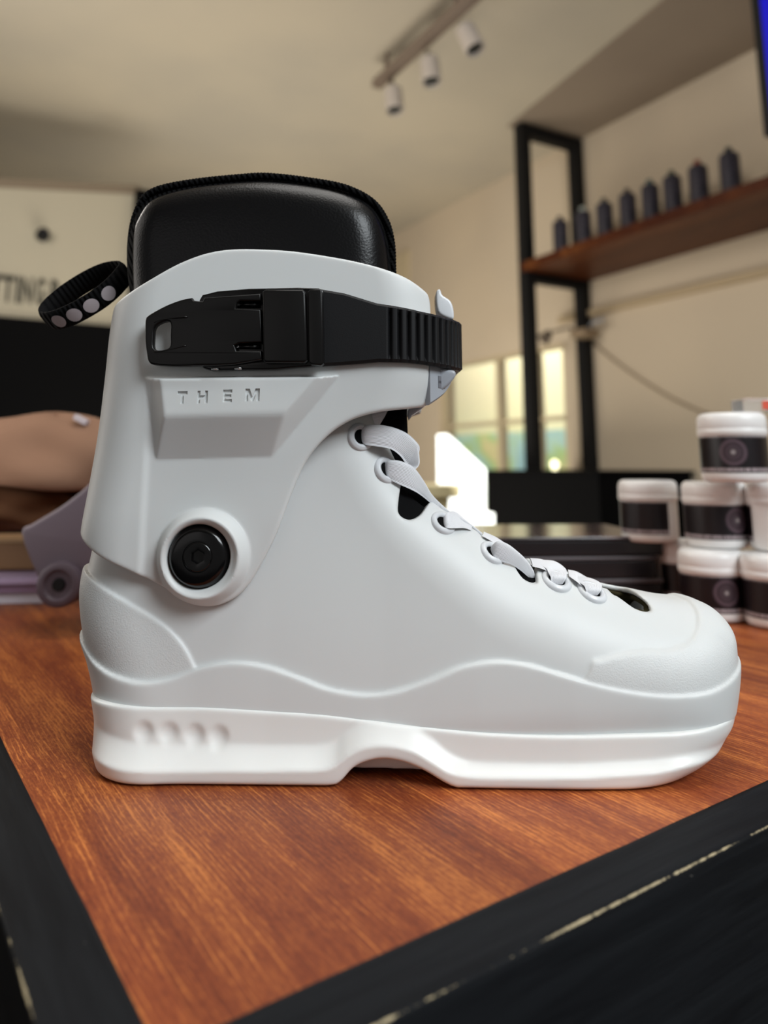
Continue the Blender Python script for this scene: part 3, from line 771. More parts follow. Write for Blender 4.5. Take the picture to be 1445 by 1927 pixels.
# ---- left background: tan cap, lavender skate part, magazines, wooden tray
M['tan'] = mat('tan_brown_cloth', srgb(132, 101, 82), .9, spec=.1)
bump(M['tan'], noise(M['tan'], coords(M['tan']), 60, 4), .3, .003)
capc = at_y(70, 900, .735)
cap = empty('cloth_cap', (capc[0], .735, .06), 'tan brown cloth cap lying crumpled on the lavender skate part', 'cap')
def lump(name, c, r, m, parent, seed, fold=.15, n=64, zcut=-.35):
    V = []; Fc = []; rs = np.random.RandomState(seed)
    ph = rs.rand(8)*6.28; kk = n//2
    for i in range(kk+1):
        th = math.pi*i/kk
        for j in range(n):
            f = 2*math.pi*j/n; d = np.array([math.sin(th)*math.cos(f), math.sin(th)*math.sin(f), math.cos(th)])
            s = 1+fold*(.5*math.sin(3*f+2*d[2]*2+ph[0])*math.sin(2*th+ph[1])+.35*math.sin(5*f+ph[2]+4*th)*math.sin(th)+.2*math.sin(9*f+ph[3]-6*th)*math.sin(th)**2)
            q = d*s; q[2] = max(q[2], zcut+.06*math.sin(4*f+ph[4]))
            V.append(c+q*np.array(r))
    for i in range(kk):
        for j in range(n): Fc.append((i*n+j, (i+1)*n+j, (i+1)*n+(j+1) % n, i*n+(j+1) % n))
    o = mesh(name, V, Fc, m, parent)
    bm = bmesh.new(); bm.from_mesh(o.data); bmesh.ops.remove_doubles(bm, verts=bm.verts, dist=1e-6); bmesh.ops.recalc_face_normals(bm, faces=bm.faces); bm.to_mesh(o.data); bm.free()
    return o
M['darktan'] = mat('dark_brown_lining', srgb(84, 56, 38), .9, spec=.1)
cc = at_y(95, 880, .735)
lump('crown', np.array([cc[0], .735, cc[2]]), (.109, .06, .051), M['tan'], cap, 5, .17)
c2 = at_y(60, 945, .745)
lump('folded_brim', np.array([c2[0]-.01, .745, c2[2]-.004]), (.083, .05, .027), M['darktan'], cap, 9, .25, zcut=-.8)
tg = at_y(153, 790, .70)
from_bm('fabric_tag', box_bm((tg[0], .70, tg[2]), (.006, 0, -.003), (0, .004, 0), (.001, 0, .0025)), M['dot'], cap, bev=.001)
M['lav'] = mat('lavender_grey_plastic', srgb(100, 88, 98), .5)
M['lavd'] = mat('dark_lavender_plastic', srgb(88, 76, 86), .5)
YL = .60
lav = empty('skate_cuff', (at_y(120, 1130, YL)[0], YL, 0), 'lavender grey plastic skate part with a round pivot, standing left of the white boot', 'skate part')
lpx = [(38, 1005), (60, 985), (110, 955), (150, 925), (190, 890), (260, 860), (300, 900), (300, 1080), (190, 1120), (160, 1128), (112, 1136), (85, 1122), (70, 1092)]
lp = [(at_y(x, y, YL)[0], max(at_y(x, y, YL)[2], .001)) for x, y in lpx]
lc = catmull([(*p,) for p in lp], 4, True); lc[:, 1] = np.maximum(lc[:, 1], .0008)
prism('cuff_shell', [lc], YL+.03, .03, M['lav'], lav, .004, 4)
hb = at_y(112, 1100, YL-.004)
lathe('pivot_ring', [(.005, .001), (.010, .0015), (.0115, .0035), (.0145, .0038), (.0165, .0025), (.0170, 0), (.0170, -.01)], M['lavd'], lav, hb, (0, -1, 0))
lathe('pivot_bolt', [(0, .003), (.0045, .003), (.0055, 0), (0, -.004)], M['rack'], lav, hb, (0, -1, 0))
# magazines and tray at far left
mg = []
specs = [('magazine', srgb(186, 184, 196), .010, 'pale grey magazine at the bottom of the pile by the left edge'), ('magazine', srgb(120, 96, 120), .008, 'plum coloured magazine in the middle of the pile by the left edge'), ('magazine', srgb(150, 132, 158), .006, 'lilac magazine on top of the pile by the left edge')]
zz = .0005; mc = at_y(20, 1100, .80)
for k, (nm, colr, h_, lab) in enumerate(specs):
    mt_ = mat(['pale_grey_cover', 'plum_cover', 'lilac_cover'][k], colr, .4)
    o = from_bm(nm, box_bm((mc[0]-.05, .80-.005*k, zz+h_/2), (.11, .012, 0), (-.008, .07, 0), (0, 0, h_/2)), mt_, None, bev=.0012)
    tag(o, lab, 'magazine', 'magazines piled at the left'); zz += h_+.0005
M['tray'] = mat('golden_brown_wood', srgb(128, 94, 58), .5)
o = from_bm('wooden_box', box_bm((mc[0]-.045, .82, zz+.014), (.10, .01, 0), (-.006, .05, 0), (0, 0, .0135)), M['tray'], None, bev=.002)
tag(o, 'golden brown wooden box lying on the magazines under the cap', 'box')
# ================================================================== THE BOOT
YM = .380                      # middle plane of the boot
boot = empty('skate_boot', (0, YM, 0), 'white hard-shell skate boot with black buckle strap, black liner and white laces on the table', 'skate boot')
def HW(px): return np.interp(px, [145, 170, 200, 270, 450, 700, 900, 1150, 1280, 1350, 1390], [.010, .022, .029, .0345, .037, .039, .0435, .0445, .038, .026, .010])
def nr(px, py, hw_=None):
    p = at_y(px, py, YM-(HW(px) if hw_ is None else hw_)); return (p[0], p[2])
def trace(pts, hw_=None, n=6, closed=False):
    Q = [nr(p[0], p[1], p[2] if len(p) > 2 else hw_) for p in pts]
    return catmull(Q, n, closed)
def zcurve(pts, X, hw_=None):
    """monotone-x curve -> z(x)"""
    c = trace(pts, hw_); o = np.argsort(c[:, 0]); return np.interp(X, c[o, 0], c[o, 1]).astype(np.float32)
def plan_w(x): return np.interp(x, [-.15, -.10, -.05, 0, .04, .08, .12, .17], [.0335, .0350, .0360, .0385, .0415, .0435, .0440, .0430]).astype(np.float32)

# ---- shell
g = Grid((-.158, YM-.058, .012), (.182, YM+.058, .215), .00095)
X2, Z2 = g.X2, g.Z2; YA = np.abs(g.Y-YM)
sil = trace([(198, 1420, .012), (192, 1330, .012), (186, 1285, .012), (176, 1240, .012), (161, 1190, .012), (154, 1110, .012), (167, 1040, .012), (186, 950, .012), (205, 850, .012), (225, 740, .012), (245, 640, .012), (330, 600, .012), (520, 600, .012), (640, 650, .012),
             (700, 752, .014), (722, 800, .012), (752, 868, .010), (790, 918, .010), (850, 962, .010), (905, 998, .010), (960, 1034, .010), (1020, 1060, .010), (1080, 1080, .010), (1140, 1102, .010), (1200, 1115, .008), (1252, 1126, .008), (1300, 1132, .008),
             (1340, 1148, .010), (1367, 1180, .010), (1374, 1220, .010), (1373, 1270, .010), (1363, 1340, .010), (1350, 1420, .010), (900, 1470, .012), (500, 1460, .012)], n=5, closed=True)
dS = poly_sdf(sil, X2, Z2)
def blur2(A, r):
    k = np.ones(2*r+1)/(2*r+1)
    for _ in range(3):
        for ax in (0, 1):
            A = np.apply_along_axis(lambda v: np.convolve(np.pad(v, r, 'edge'), k, 'valid'), ax, A)
    return A.astype(np.float32)
bw = sstep(-.003, -.012, dS); dS = (dS*(1-bw)+(blur2(dS, 6))*bw).astype(np.float32)
W = plan_w(X2)*(1-(.10+.13*sstep(-.07, .0, X2))*sstep(.02, .13, Z2))
toe = sstep(.09, .165, X2)
R = W*(.93-.05*toe)
Fb = rext(dS, W, R.astype(np.float32), YA, 2.15)
del R
wave = [(120, 1165, .010), (150, 1188, .012), (160, 1212, .02), (178, 1238), (215, 1265), (270, 1281), (320, 1275), (380, 1255), (440, 1247), (500, 1255), (560, 1275), (620, 1297), (690, 1307), (750, 1300), (810, 1280), (870, 1257), (930, 1247), (990, 1252), (1050, 1268), (1120, 1288), (1190, 1300), (1250, 1302), (1310, 1291), (1350, 1270), (1376, 1240, .016), (1390, 1217, .010), (1420, 1190, .010)]
zw = zcurve(wave, g.x)
slope = np.gradient(zw, g.x); dW = (Z2-zw[:, None])/np.sqrt(1+slope[:, None]**2)
bo = (.0021+.0018*sstep(-.080, -.110, X2)+.0003*toe)[:, None, :]
Fsh = smin(Fb, smax(Fb-bo, dW[:, None, :], .0012), .0006)
heelp = trace([(60, 1040, .010), (150, 1063, .014), (175, 1083, .022), (240, 1130), (300, 1170), (340, 1208), (364, 1250), (380, 1300), (300, 1400), (60, 1400)], n=6, closed=True)
dH = poly_sdf(heelp, X2, Z2)
Fsh = smin(Fsh, smax(Fb-(.0012+.0010*sstep(-.095, -.140, X2))[:, None, :], dH[:, None, :], .0012), .0005)
toep = trace([(1112, 1262), (1140, 1243), (1200, 1228), (1260, 1224), (1298, 1206), (1318, 1172, .030), (1312, 1130, .02), (1270, 1112, .008), (1262, 1085, .008), (1500, 1085, .008), (1500, 1400), (1100, 1400)], n=6, closed=True)
dT = poly_sdf(toep, X2, Z2)
Fsh = smin(Fsh, smax(Fb-.0012, dT[:, None, :], .0016), .0006)
pad = (sstep(.001, -.002, dH)+sstep(.001, -.002, dT))*sstep(-.001, .001, dW)
# throat slot and lace notches
zr = zcurve([(640, 650, .010), (700, 752, .012), (752, 868, .010), (790, 918, .010), (850, 962, .010), (905, 998, .010), (960, 1034, .010), (1020, 1060, .010), (1080, 1080, .010), (1140, 1102, .010), (1200, 1115, .008), (1260, 1125, .008)], g.x)
X3 = g.X; xtoe = nr(1203, 1125, .012)[0]
slot = smax(smax(YA-.0115, X3-xtoe, .006), (zr[:, None]-.006-Z2)[:, None, :], .002)
slot = smax(slot, -(X3-nr(700, 760, .012)[0]), .002)
Fsh = smax(Fsh, -slot, .0012)
def notch(pts, hw_=.020, depth=.0045, r=.0008, far=None):
    global Fsh
    d = poly_sdf(trace(pts, hw_, 6, True), X2, Z2)
    c = smax(d[:, None, :]+0*YA, -(Fb+depth), .0004)
    if far is not None: c = smax(c, g.Y-YM-far, .003)
    Fsh = smax(Fsh, -c, r)
notch([(757, 905), (749, 945), (750, 966), (768, 977), (788, 970), (802, 955), (814, 944), (840, 930), (860, 880), (780, 860)], .020, .0075)
notch([(960, 1045), (966, 1066), (976, 1082), (990, 1091), (1003, 1092), (1006, 1078), (1012, 1050), (985, 1020), (955, 1020)], .016)
notch([(706, 760), (722, 790), (745, 815), (750, 850), (765, 880), (800, 860), (790, 740), (700, 735)], .018)
notch([(905, 1008), (920, 1010), (945, 1024), (950, 1010), (920, 985), (900, 985)], .014, .003)
notch([(1146, 1112), (1160, 1122), (1180, 1137), (1198, 1143), (1210, 1143), (1212, 1133), (1204, 1122), (1195, 1095), (1150, 1085)], .013, .014, .0008, .009)
# seat of the sole plate: keep the shell above the plate
ztop_pts = [(150, 1283, .010), (172, 1299, .015), (198, 1315, .029), (230, 1325, .0360), (270, 1330, .0385), (330, 1332, .0388), (400, 1334, .0392), (500, 1340, .0398), (600, 1347, .0410), (700, 1360, .0430), (780, 1370, .0440), (900, 1382, .0458), (1000, 1386, .0462), (1100, 1386, .0465), (1180, 1382, .0455), (1250, 1374, .042), (1300, 1361, .036), (1335, 1346, .029), (1360, 1329, .021), (1378, 1311, .014), (1390, 1290, .010), (1405, 1260, .010)]
ztp = zcurve(ztop_pts, g.x)
Fsh = smax(Fsh, ((ztp-.003)[:, None]-Z2)[:, None, :], .0008)
X_a, X_b = nr(1128, 1100, .012)[0], nr(1228, 1100, .012)[0]
reg = np.maximum(np.maximum(X_a-X2, X2-X_b), (zr[:, None]-.020)-Z2)[:, None, :]
Fsh = smax(Fsh, -smax(Fb+.0024, reg+0*Fb, .002), .0006)
shell = iso('shell', Fsh, g, M['white'], boot, pad)
# inner boot seen through the openings
Fin = Fb+.0034
Fin = smax(Fin, -(smax(smax(YA-.012, X3-xtoe, .004), (zr[:, None]-.010-Z2)[:, None, :], .002)), .002)
Fin = smax(Fin, X3-nr(1130, 1100, .012)[0], .003)
Fin = smax(Fin, ((ztp+.002)[:, None]-Z2)[:, None, :], .001)
iso('inner_lining', Fin[::2, ::2, ::2], type('G', (), {'lo': g.lo, 'h': g.h*2, 'n': np.array(Fin[::2, ::2, ::2].shape)})(), M['mesh'], boot)
Gsh, Fshell = g, Fsh
X_a, X_b = nr(1128, 1100, .012)[0], nr(1228, 1100, .012)[0]
reg = np.maximum(np.maximum(X_a-X2, X2-X_b), (zr[:, None]-.020)-Z2)[:, None, :]
cav = smax(Fb+.0024, reg+0*Fb, .002)
hole2 = poly_sdf(trace([(1146, 1108), (1160, 1122), (1180, 1138), (1198, 1144), (1211, 1144), (1213, 1133), (1204, 1122), (1195, 1095), (1150, 1085)], .013, 6, True), X2, Z2)[:, None, :]
hole3 = np.maximum(hole2+0*YA, g.Y-YM-.010)
Ft = smax(cav+.0004, -(Fb+.0052+0*cav), .0004)
Ft = smax(Ft, -hole3, .0006)
iso('toe_lining', Ft, g, M['hole'], boot)
# toe cavity lining
# tongue (black, padded) under the laces
tg_ = trace([(690, 700, .010), (762, 700, .010), (766, 780, .008), (768, 830, .008), (772, 872, .008), (800, 918, .008), (845, 964, .008), (905, 1010, .008), (960, 1046, .008), (1010, 1072, .008), (1060, 1088, .008), (1070, 1092, .008), (1000, 1082, .008), (930, 1042, .008), (860, 1000, .008), (800, 965, .008), (750, 930, .008), (715, 850, .008), (700, 780, .008)], n=4, closed=True)
prism('tongue', [tg_], YM, .0105, M['mesh'], boot, .003, 4)

# ---- sole plate
g = Grid((-.158, YM-.060, -.004), (.182, YM+.060, .060), .0008)
X2, Z2 = g.X2, g.Z2; YA = np.abs(g.Y-YM)
def xcurve(pts, z):
    c = trace(pts, None); o = np.argsort(c[:, 1]); return np.interp(z, c[o, 1], c[o, 0]).astype(np.float32)
xb = xcurve([(170, 1270, .012), (175, 1310, .014), (184, 1370, .014), (193, 1430, .016), (206, 1475, .022)], g.z)
xf = xcurve([(1374, 1290, .010), (1375, 1325, .012), (1370, 1355, .014), (1350, 1400, .02), (1315, 1437, .026), (1285, 1458, .030), (1255, 1476, .034)], g.z)
ztp = zcurve(ztop_pts, g.x)
Wp = plan_w(X2)
# flange: bright sloping shelf above a vertical lip
crease = [(150, 1415, .03), (190, 1432, .038), (230, 1443, .042), (270, 1446, .043), (310, 1447, .043), (370, 1447, .043), (430, 1447, .044), (490, 1447, .044), (550, 1447, .045), (598, 1446, .045), (628, 1439, .045), (655, 1418, .045), (685, 1405, .046), (725, 1401, .046), (775, 1412, .047), (815, 1436, .048), (850, 1457, .049), (900, 1463, .049), (960, 1463, .049), (1030, 1462, .049), (1100, 1460, .049), (1170, 1454, .048), (1230, 1446, .046), (1290, 1434, .044), (1350, 1418, .036), (1420, 1400, .03)]
zc = zcurve(crease, g.x)
bandh = np.interp(g.x, [-.15, -.10, -.04, -.015, .0, .02, .035, .06, .18], [.0125, .0085, .0075, .0080, .0085, .0085, .0045, .0040, .0040]).astype(np.float32)
amp = np.interp(g.x, [-.15, -.05, 0, .04, .08, .13, .16], [.0070, .0074, .0064, .0048, .0044, .0034, .0008]).astype(np.float32)
t_ = np.clip((zc[:, None]+bandh[:, None]-Z2)/bandh[:, None], 0, 1)
fl = amp[:, None]*(t_**1.35)
fl = fl-.0012*np.clip((zc[:, None]-Z2)/.010, 0, 1)
Wl = (Wp+.0030+.0018*sstep(-.080, -.110, X2)+fl).astype(np.float32)
endx = (np.maximum(xb[None, :]-X2, X2-xf[None, :])).astype(np.float32)
R = np.interp(g.x, [-.15, -.06, .02, .09, .18], [.030, .032, .036, .040, .042]).astype(np.float32)[:, None]+0*Z2
Fs = rext(endx, Wl, np.minimum(R, Wl*.97).astype(np.float32), YA, 2.25)
lip = [(560, 1482, .045), (620, 1481, .045), (640, 1474, .045), (664, 1448, .045), (690, 1435, .045), (722, 1431, .046), (760, 1437, .046), (800, 1455, .047), (835, 1477, .048), (860, 1489, .049), (900, 1492, .049)]
zl = zcurve(lip, g.x); xm0 = nr(600, 1480, .045)[0]; xm1 = nr(880, 1490, .049)[0]
zl = np.where((g.x > xm0) & (g.x < xm1), np.maximum(zl, .0), 0).astype(np.float32)+.0006
Fs = smax(Fs, (zl[:, None]-Z2)[:, None, :], .0022)
Fs = smax(Fs, (Z2-ztp[:, None])[:, None, :], .0014)
# recessed inner block that carries the arch
blk = np.maximum(YA-(Wp-.006)[:, None, :], np.maximum(np.maximum(X3[0:0].sum()*0+(xm0-.004)-X2, X2-(xm1+.004)), np.maximum(.0024-Z2, Z2-.022))[:, None, :])
Fs = smin(Fs, blk.astype(np.float32), .0015)
for px, py in ((270, 1378), (317, 1380), (366, 1383), (411, 1386)):
    p, nn = hit(Fs, g, px, py); c = p+nn*.0040
    Fs = smax(Fs, -(np.sqrt((g.X-c[0])**2+(g.Y-c[1])**2+(g.Z-c[2])**2)-.0057), .0012)
iso('sole_plate', Fs, g, M['sole'], boot)

# ---- cuff
def HC(px): return np.interp(px, [150, 165, 190, 230, 270, 780, 800, 830, 860], [.010, .014, .024, .034, .040, .0425, .040, .030, .014])
def trc(pts, n=6, closed=False): return catmull([nr(p[0], p[1], p[2] if len(p) > 2 else HC(p[0])) for p in pts], n, closed)
g = Grid((-.150, YM-.056, .066), (.046, YM+.056, .252), .0007)
X2, Z2 = g.X2, g.Z2; YA = np.abs(g.Y-YM)
def xc2(pts, z):
    c = trc(pts); o = np.argsort(c[:, 1]); return np.interp(z, c[o, 1], c[o, 0]).astype(np.float32)
xb = xc2([(158, 1060, .012), (161, 1000, .012), (175, 920, .012), (193, 820, .012), (207, 720, .012), (216, 640, .012), (224, 590, .012), (236, 545, .012), (250, 500, .012), (262, 450, .012)], g.z)
xf = xc2([(740, 1100, .012), (780, 900, .012), (828, 780, .012), (849, 730, .012), (856, 690, .012), (853, 640, .012), (846, 600, .012), (835, 550, .012), (800, 480, .012)], g.z)
Wc = (.0405+.0030*sstep(.12, .20, Z2)-.0015*sstep(.11, .07, Z2)).astype(np.float32)
# raised name block
zt_ = None
def lineq(p, q, X, Z):
    """signed distance to the line p->q, positive on its left"""
    p = np.array(p); q = np.array(q); d = (q-p)/np.linalg.norm(q-p); return (-(X-p[0])*d[1]+(Z-p[1])*d[0])
A = dict(tl=nr(304, 716, .0465), tr=nr(600, 710, .0465), br=nr(534, 778, .0465), bl=nr(313, 784, .0465))
B = dict(tl=nr(276, 716, .0405), tr=nr(634, 712, .0425), br=nr(512, 858, .0415), bl=nr(292, 864, .0405))
def tt(a0, a1, b0, b1):
    dB = -lineq(B[b0], B[b1], X2, Z2); wd = float(-lineq(B[b0], B[b1], *(np.array([(A[a0][0]+A[a1][0])/2]), np.array([(A[a0][1]+A[a1][1])/2])))[0]); return dB/max(wd, 1e-4)
t_l = -tt('bl', 'tl', 'bl', 'tl') if tt('bl', 'tl', 'bl', 'tl')[0, 0]*0 == 1 else None
def edge_t(k0, k1):
    cB = np.mean([B[k] for k in B], axis=0)
    s = np.sign(float(lineq(B[k0], B[k1], cB[0], cB[1])))
    dB = s*lineq(B[k0], B[k1], X2, Z2)
    mA = ((A[k0][0]+A[k1][0])/2, (A[k0][1]+A[k1][1])/2); wd = s*float(lineq(B[k0], B[k1], mA[0], mA[1]))
    return dB/max(wd, .0012)
dtop = (nr(450, 713, .0465)[1]+(X2-nr(450, 713, .0465)[0])*.01-Z2)
t_top = dtop/.0016+1.0
bt = smin(smin(edge_t('bl', 'tl'), edge_t('tr', 'br'), .10), edge_t('br', 'bl'), .10)
bt = smin(bt, t_top, .15); bt = smin(bt, np.ones_like(bt), .10)
face = np.clip((nr(450, 713, .0465)[1]-Z2)/.017, 0, 1)*.0016
px_l, px_r = nr(270, 900, .040)[0], nr(500, 900, .040)[0]
Wc = Wc-.0011*sstep(px_l-.0010, px_l+.0030, X2)*(1-sstep(px_l+.012, px_r, X2))*sstep(nr(270, 700, .04)[1], nr(270, 740, .04)[1], Z2)
Wc = Wc+((.0074+face)*np.clip(bt+.02, 0, 2)).astype(np.float32)
# boss round the pivot
bc = nr(378, 1049, .043); BR = .0212
rb = np.hypot(X2-bc[0], Z2-bc[1])
tb = np.clip(1-(rb/BR)**2.6, 0, 1)
ring_ = np.clip((BR-rb)/(BR-.0166), 0, 1); ring_ = sstep(0, 1, ring_)**.8
Wc = Wc+(.0066*ring_-.0022*sstep(.0172, .0132, rb)).astype(np.float32)
Rb = np.interp(g.z, [.08, .25], [.027, .030]).astype(np.float32)[None, :]+0*X2
Rf = .034
Rr = (Rb+(Rf-Rb)*sstep(-.06, -.01, X2)).astype(np.float32)
endx = np.maximum(xb[None, :]-X2, X2-xf[None, :]).astype(np.float32)
Fcol = rext(endx, Wc, np.minimum(Rr, Wc*.95), YA, 2.0)
poly = trc([(60, 1000, .010), (150, 998, .010), (163, 1003, .014), (200, 1040, .026), (240, 1070, .036), (300, 1105), (330, 1128), (362, 1141), (400, 1143), (435, 1130), (462, 1106), (490, 1062), (520, 1002), (545, 935), (575, 868), (615, 820), (660, 790), (710, 775), (760, 768), (798, 762), (806, 752), (808, 700), (809, 640), (811, 590), (808, 556), (797, 540), (760, 518), (700, 500), (640, 487), (560, 475), (500, 471), (440, 471), (390, 479), (340, 498), (290, 525), (255, 548, .036), (238, 566, .028), (225, 580, .020), (215, 590, .012), (60, 600, .010)], n=5, closed=True)
dP = poly_sdf(poly, X2, Z2)
Fc = smax(Fcol, dP[:, None, :], .0016)
Fc = smax(Fc, -(Fcol+.0042+.006*(tb+np.clip(bt, 0, 1))[:, None, :]), .0006)
# bore for the pivot
pb, nb = hit(Fc, g, 371, 1049)
hc = nr(371, 1049, .0455); 
bore = smax(np.hypot(X2-hc[0], Z2-hc[1])[:, None, :]-.0138, YA*0-(g.Y*0-0)-(YA-.0385)+0*g.X, .0006)
bore = smax(np.hypot(X2-hc[0], Z2-hc[1])[:, None, :]-.0138+0*YA, .0385-YA+0*g.X, .0006)
bore = smax(bore, g.Y-YM+0*bore, .0004)
Fc = smax(Fc, -bore, .0010)
cuff = iso('cuff', Fc, g, M['white'], boot)
Gc, Fcuff = g, Fc
# engraved name
p0, n0 = hit(Fc, g, 410, 747)
LET = {'T': [(-.5, .5), (.5, .5), (.5, .24), (.15, .24), (.15, -.5), (-.15, -.5), (-.15, .24), (-.5, .24)],
 'H': [(-.5, .5), (-.22, .5), (-.22, .13), (.22, .13), (.22, .5), (.5, .5), (.5, -.5), (.22, -.5), (.22, -.13), (-.22, -.13), (-.22, -.5), (-.5, -.5)],
 'E': [(-.5, .5), (.5, .5), (.5, .26), (-.17, .26), (-.17, .12), (.42, .12), (.42, -.11), (-.17, -.11), (-.17, -.26), (.5, -.26), (.5, -.5), (-.5, -.5)],
 'M': [(-.5, .5), (-.20, .5), (0, -.12), (.20, .5), (.5, .5), (.5, -.5), (.29, -.5), (.29, .12), (.09, -.5), (-.09, -.5), (-.29, .12), (-.29, -.5), (-.5, -.5)]}
bmt = bmesh.new()
for ch, px, py, wd in (('T', 343, 748, .0044), ('H', 381, 747, .0047), ('E', 428, 745, .0041), ('M', 475, 743, .0064)):
    p, n_ = hit(Fcuff, Gc, px, py); f_ = []; k_ = []
    for x, y in LET[ch]:
        f_.append(bmt.verts.new((p[0]+x*wd, p[1]-.0030+y*.0056*.094, p[2]+y*.0056+x*wd*.02))); k_.append(bmt.verts.new((p[0]+x*wd, p[1]+.0010+y*.0056*.094, p[2]+y*.0056+x*wd*.02)))
    bmt.faces.new(f_); bmt.faces.new(k_[::-1]); n_ = len(f_)
    for q in range(n_): bmt.faces.new((f_[q], k_[q], k_[(q+1) % n_], f_[(q+1) % n_]))
bmesh.ops.remove_doubles(bmt, verts=bmt.verts, dist=1e-7); bmesh.ops.recalc_face_normals(bmt, faces=bmt.faces)
cut = bpy.data.meshes.new('cutter'); bmt.to_mesh(cut); bmt.free()
co = bpy.data.objects.new('cutter', cut); COL.objects.link(co)
md = cuff.modifiers.new('cut', 'BOOLEAN'); md.operation = 'DIFFERENCE'; md.object = co; md.solver = 'EXACT'
bpy.context.view_layer.update()
nm = bpy.data.meshes.new_from_object(cuff.evaluated_get(bpy.context.evaluated_depsgraph_get()))
cuff.modifiers.remove(md)
if len(nm.polygons) > 1000:
    cuff.data = nm; nm.name = 'cuff'
    if 'custom_normal' in nm.attributes: nm.attributes.remove(nm.attributes['custom_normal'])
    nm.shade_smooth(); nm.set_sharp_from_angle(angle=math.radians(58))
    if len(nm.materials) == 0: nm.materials.append(M['white'])
bpy.data.objects.remove(co)

# ---- pivot bolt: black dished ring with an Allen screw
yb = YM-.0385
pv = lathe('pivot_ring', [(.0060, .0060), (.0064, .0060), (.0066, .0066), (.0102, .0066), (.0110, .0064), (.0120, .0058), (.0129, .0046), (.0135, .0028), (.0137, -.001)], M['blackgloss'], boot, (hc[0], yb, hc[1]), (0, -1, 0), 64)
pv['label'] = 'glossy black pivot ring'
hexp = []
sc_ = bmesh.new(); rr = [(.0078, 0), (.0078, .0018), (.0074, .0022), (.0036, .0026)]
N_ = 48
def hexr(t, r): return r/math.cos(((t+math.pi/6) % (math.pi/3))-math.pi/6)
V = []; Fq = []
rings = [(.0062, .0050, 0), (.0061, .0064, 0), (.0058, .0066, 0), (.0036, .0066, 0), (.0026, .0065, 1), (.0025, .0045, 1)]
for r, h_, hx in rings:
    for i in range(N_):
        t = 2*math.pi*i/N_; q = hexr(t, r) if hx else r; V.append((hc[0]+q*math.cos(t), yb-h_, hc[1]+q*math.sin(t)))
for s in range(len(rings)-1):
    for i in range(N_): Fq.append((s*N_+i, s*N_+(i+1) % N_, (s+1)*N_+(i+1) % N_, (s+1)*N_+i))
Fq.append(tuple(range((len(rings)-1)*N_, len(rings)*N_)))
scr = mesh('pivot_screw', V, Fq, M['blackgloss'], boot); sharp(scr, 30)

# ---- liner
g = Grid((-.150, YM-.052, .150), (.020, YM+.052, .300), .0011)
X2, Z2 = g.X2, g.Z2; YA = np.abs(g.Y-YM)
HL = .034
lin = trace([(275, 720, .02), (258, 600, .014), (247, 520, .014), (247, 460, .014), (250, 415, .018), (262, 380, .024), (290, 357, .025), (340, 342, .024), (420, 332, .023), (500, 329, .023), (580, 337, .023), (650, 350, .023), (700, 372, .023), (727, 405, .022), (740, 455, .016), (744, 510, .014), (748, 620, .012), (748, 740, .012)], n=6, closed=True)
dL = poly_sdf(lin, X2, Z2)
WL = .0355+0*X2
Fl = rext(dL, WL.astype(np.float32), (.020+0*WL).astype(np.float32), YA, 2.2)
Fl = smax(Fl, (.155-Z2)[:, None, :], .001)
lnr = iso('liner', Fl, g, M['textile'], boot)
lnr['label'] = 'black padded textile liner'
pan = trace([(262, 720, .03), (253, 600, .030), (252, 520, .030), (255, 440, .030), (262, 405, .0345), (280, 378, .0345), (310, 364, .0345), (370, 350, .0345), (440, 342, .0345), (500, 339, .0345), (570, 345, .0345), (640, 360, .0345), (690, 383, .0345), (716, 415, .0345), (728, 460, .0345), (731, 510, .0345), (730, 620, .0345), (728, 740, .0345)], n=6, closed=True)
dPn = poly_sdf(pan, X2, Z2)
uu_ = np.clip(-dPn/.030, 0, 1); bul = .0052*np.sqrt(1-(1-uu_)**2.4)
bul = blur2(bul, 3)
Fp = smax(Fl-(.0004+bul)[:, None, :], dPn[:, None, :]+0*YA, .0018)
Fp = smax(Fp, -(Fl+.003), .0005); Fp = smax(Fp, (g.Y-YM+.012)+0*Fp, .0005)
lp_ = iso('leather_panel', Fp, g, M['leather'], lnr); lp_['label'] = 'smooth black leather side panel'
lp_.matrix_parent_inverse = Matrix.Translation(boot.location).inverted()
lp_.matrix_parent_inverse = Matrix.Identity(4)
# stitched cord along the rim
cord = trace([(250, 520, .026), (251, 440, .026), (258, 398, .0285), (276, 368, .030), (310, 353, .031), (370, 341, .032), (440, 334, .032), (500, 331, .032), (575, 339, .032), (645, 352, .032), (695, 375, .031), (722, 408, .029), (736, 455, .026), (739, 515, .024)], n=14)
cy = np.interp(np.linspace(0, 1, len(cord)), [0, .15, .3, .7, .88, 1], [.026, .0285, .031, .032, .028, .024])
V3 = [(c[0], YM-y_, c[1]) for c, y_ in zip(cord, cy)]
dist = np.concatenate([[0], np.cumsum(np.linalg.norm(np.diff(np.array(V3), axis=0), axis=1))])
s_ = np.arange(0, dist[-1], .00035); V3 = np.stack([np.interp(s_, dist, np.array(V3)[:, k]) for k in range(3)], 1)
rad = [.0016+.00035*abs(math.sin(s*math.pi/.0016)) for s in s_]
cd = tube('piping', V3, rad, M['textile'], lnr, 8); cd.matrix_parent_inverse = Matrix.Identity(4)

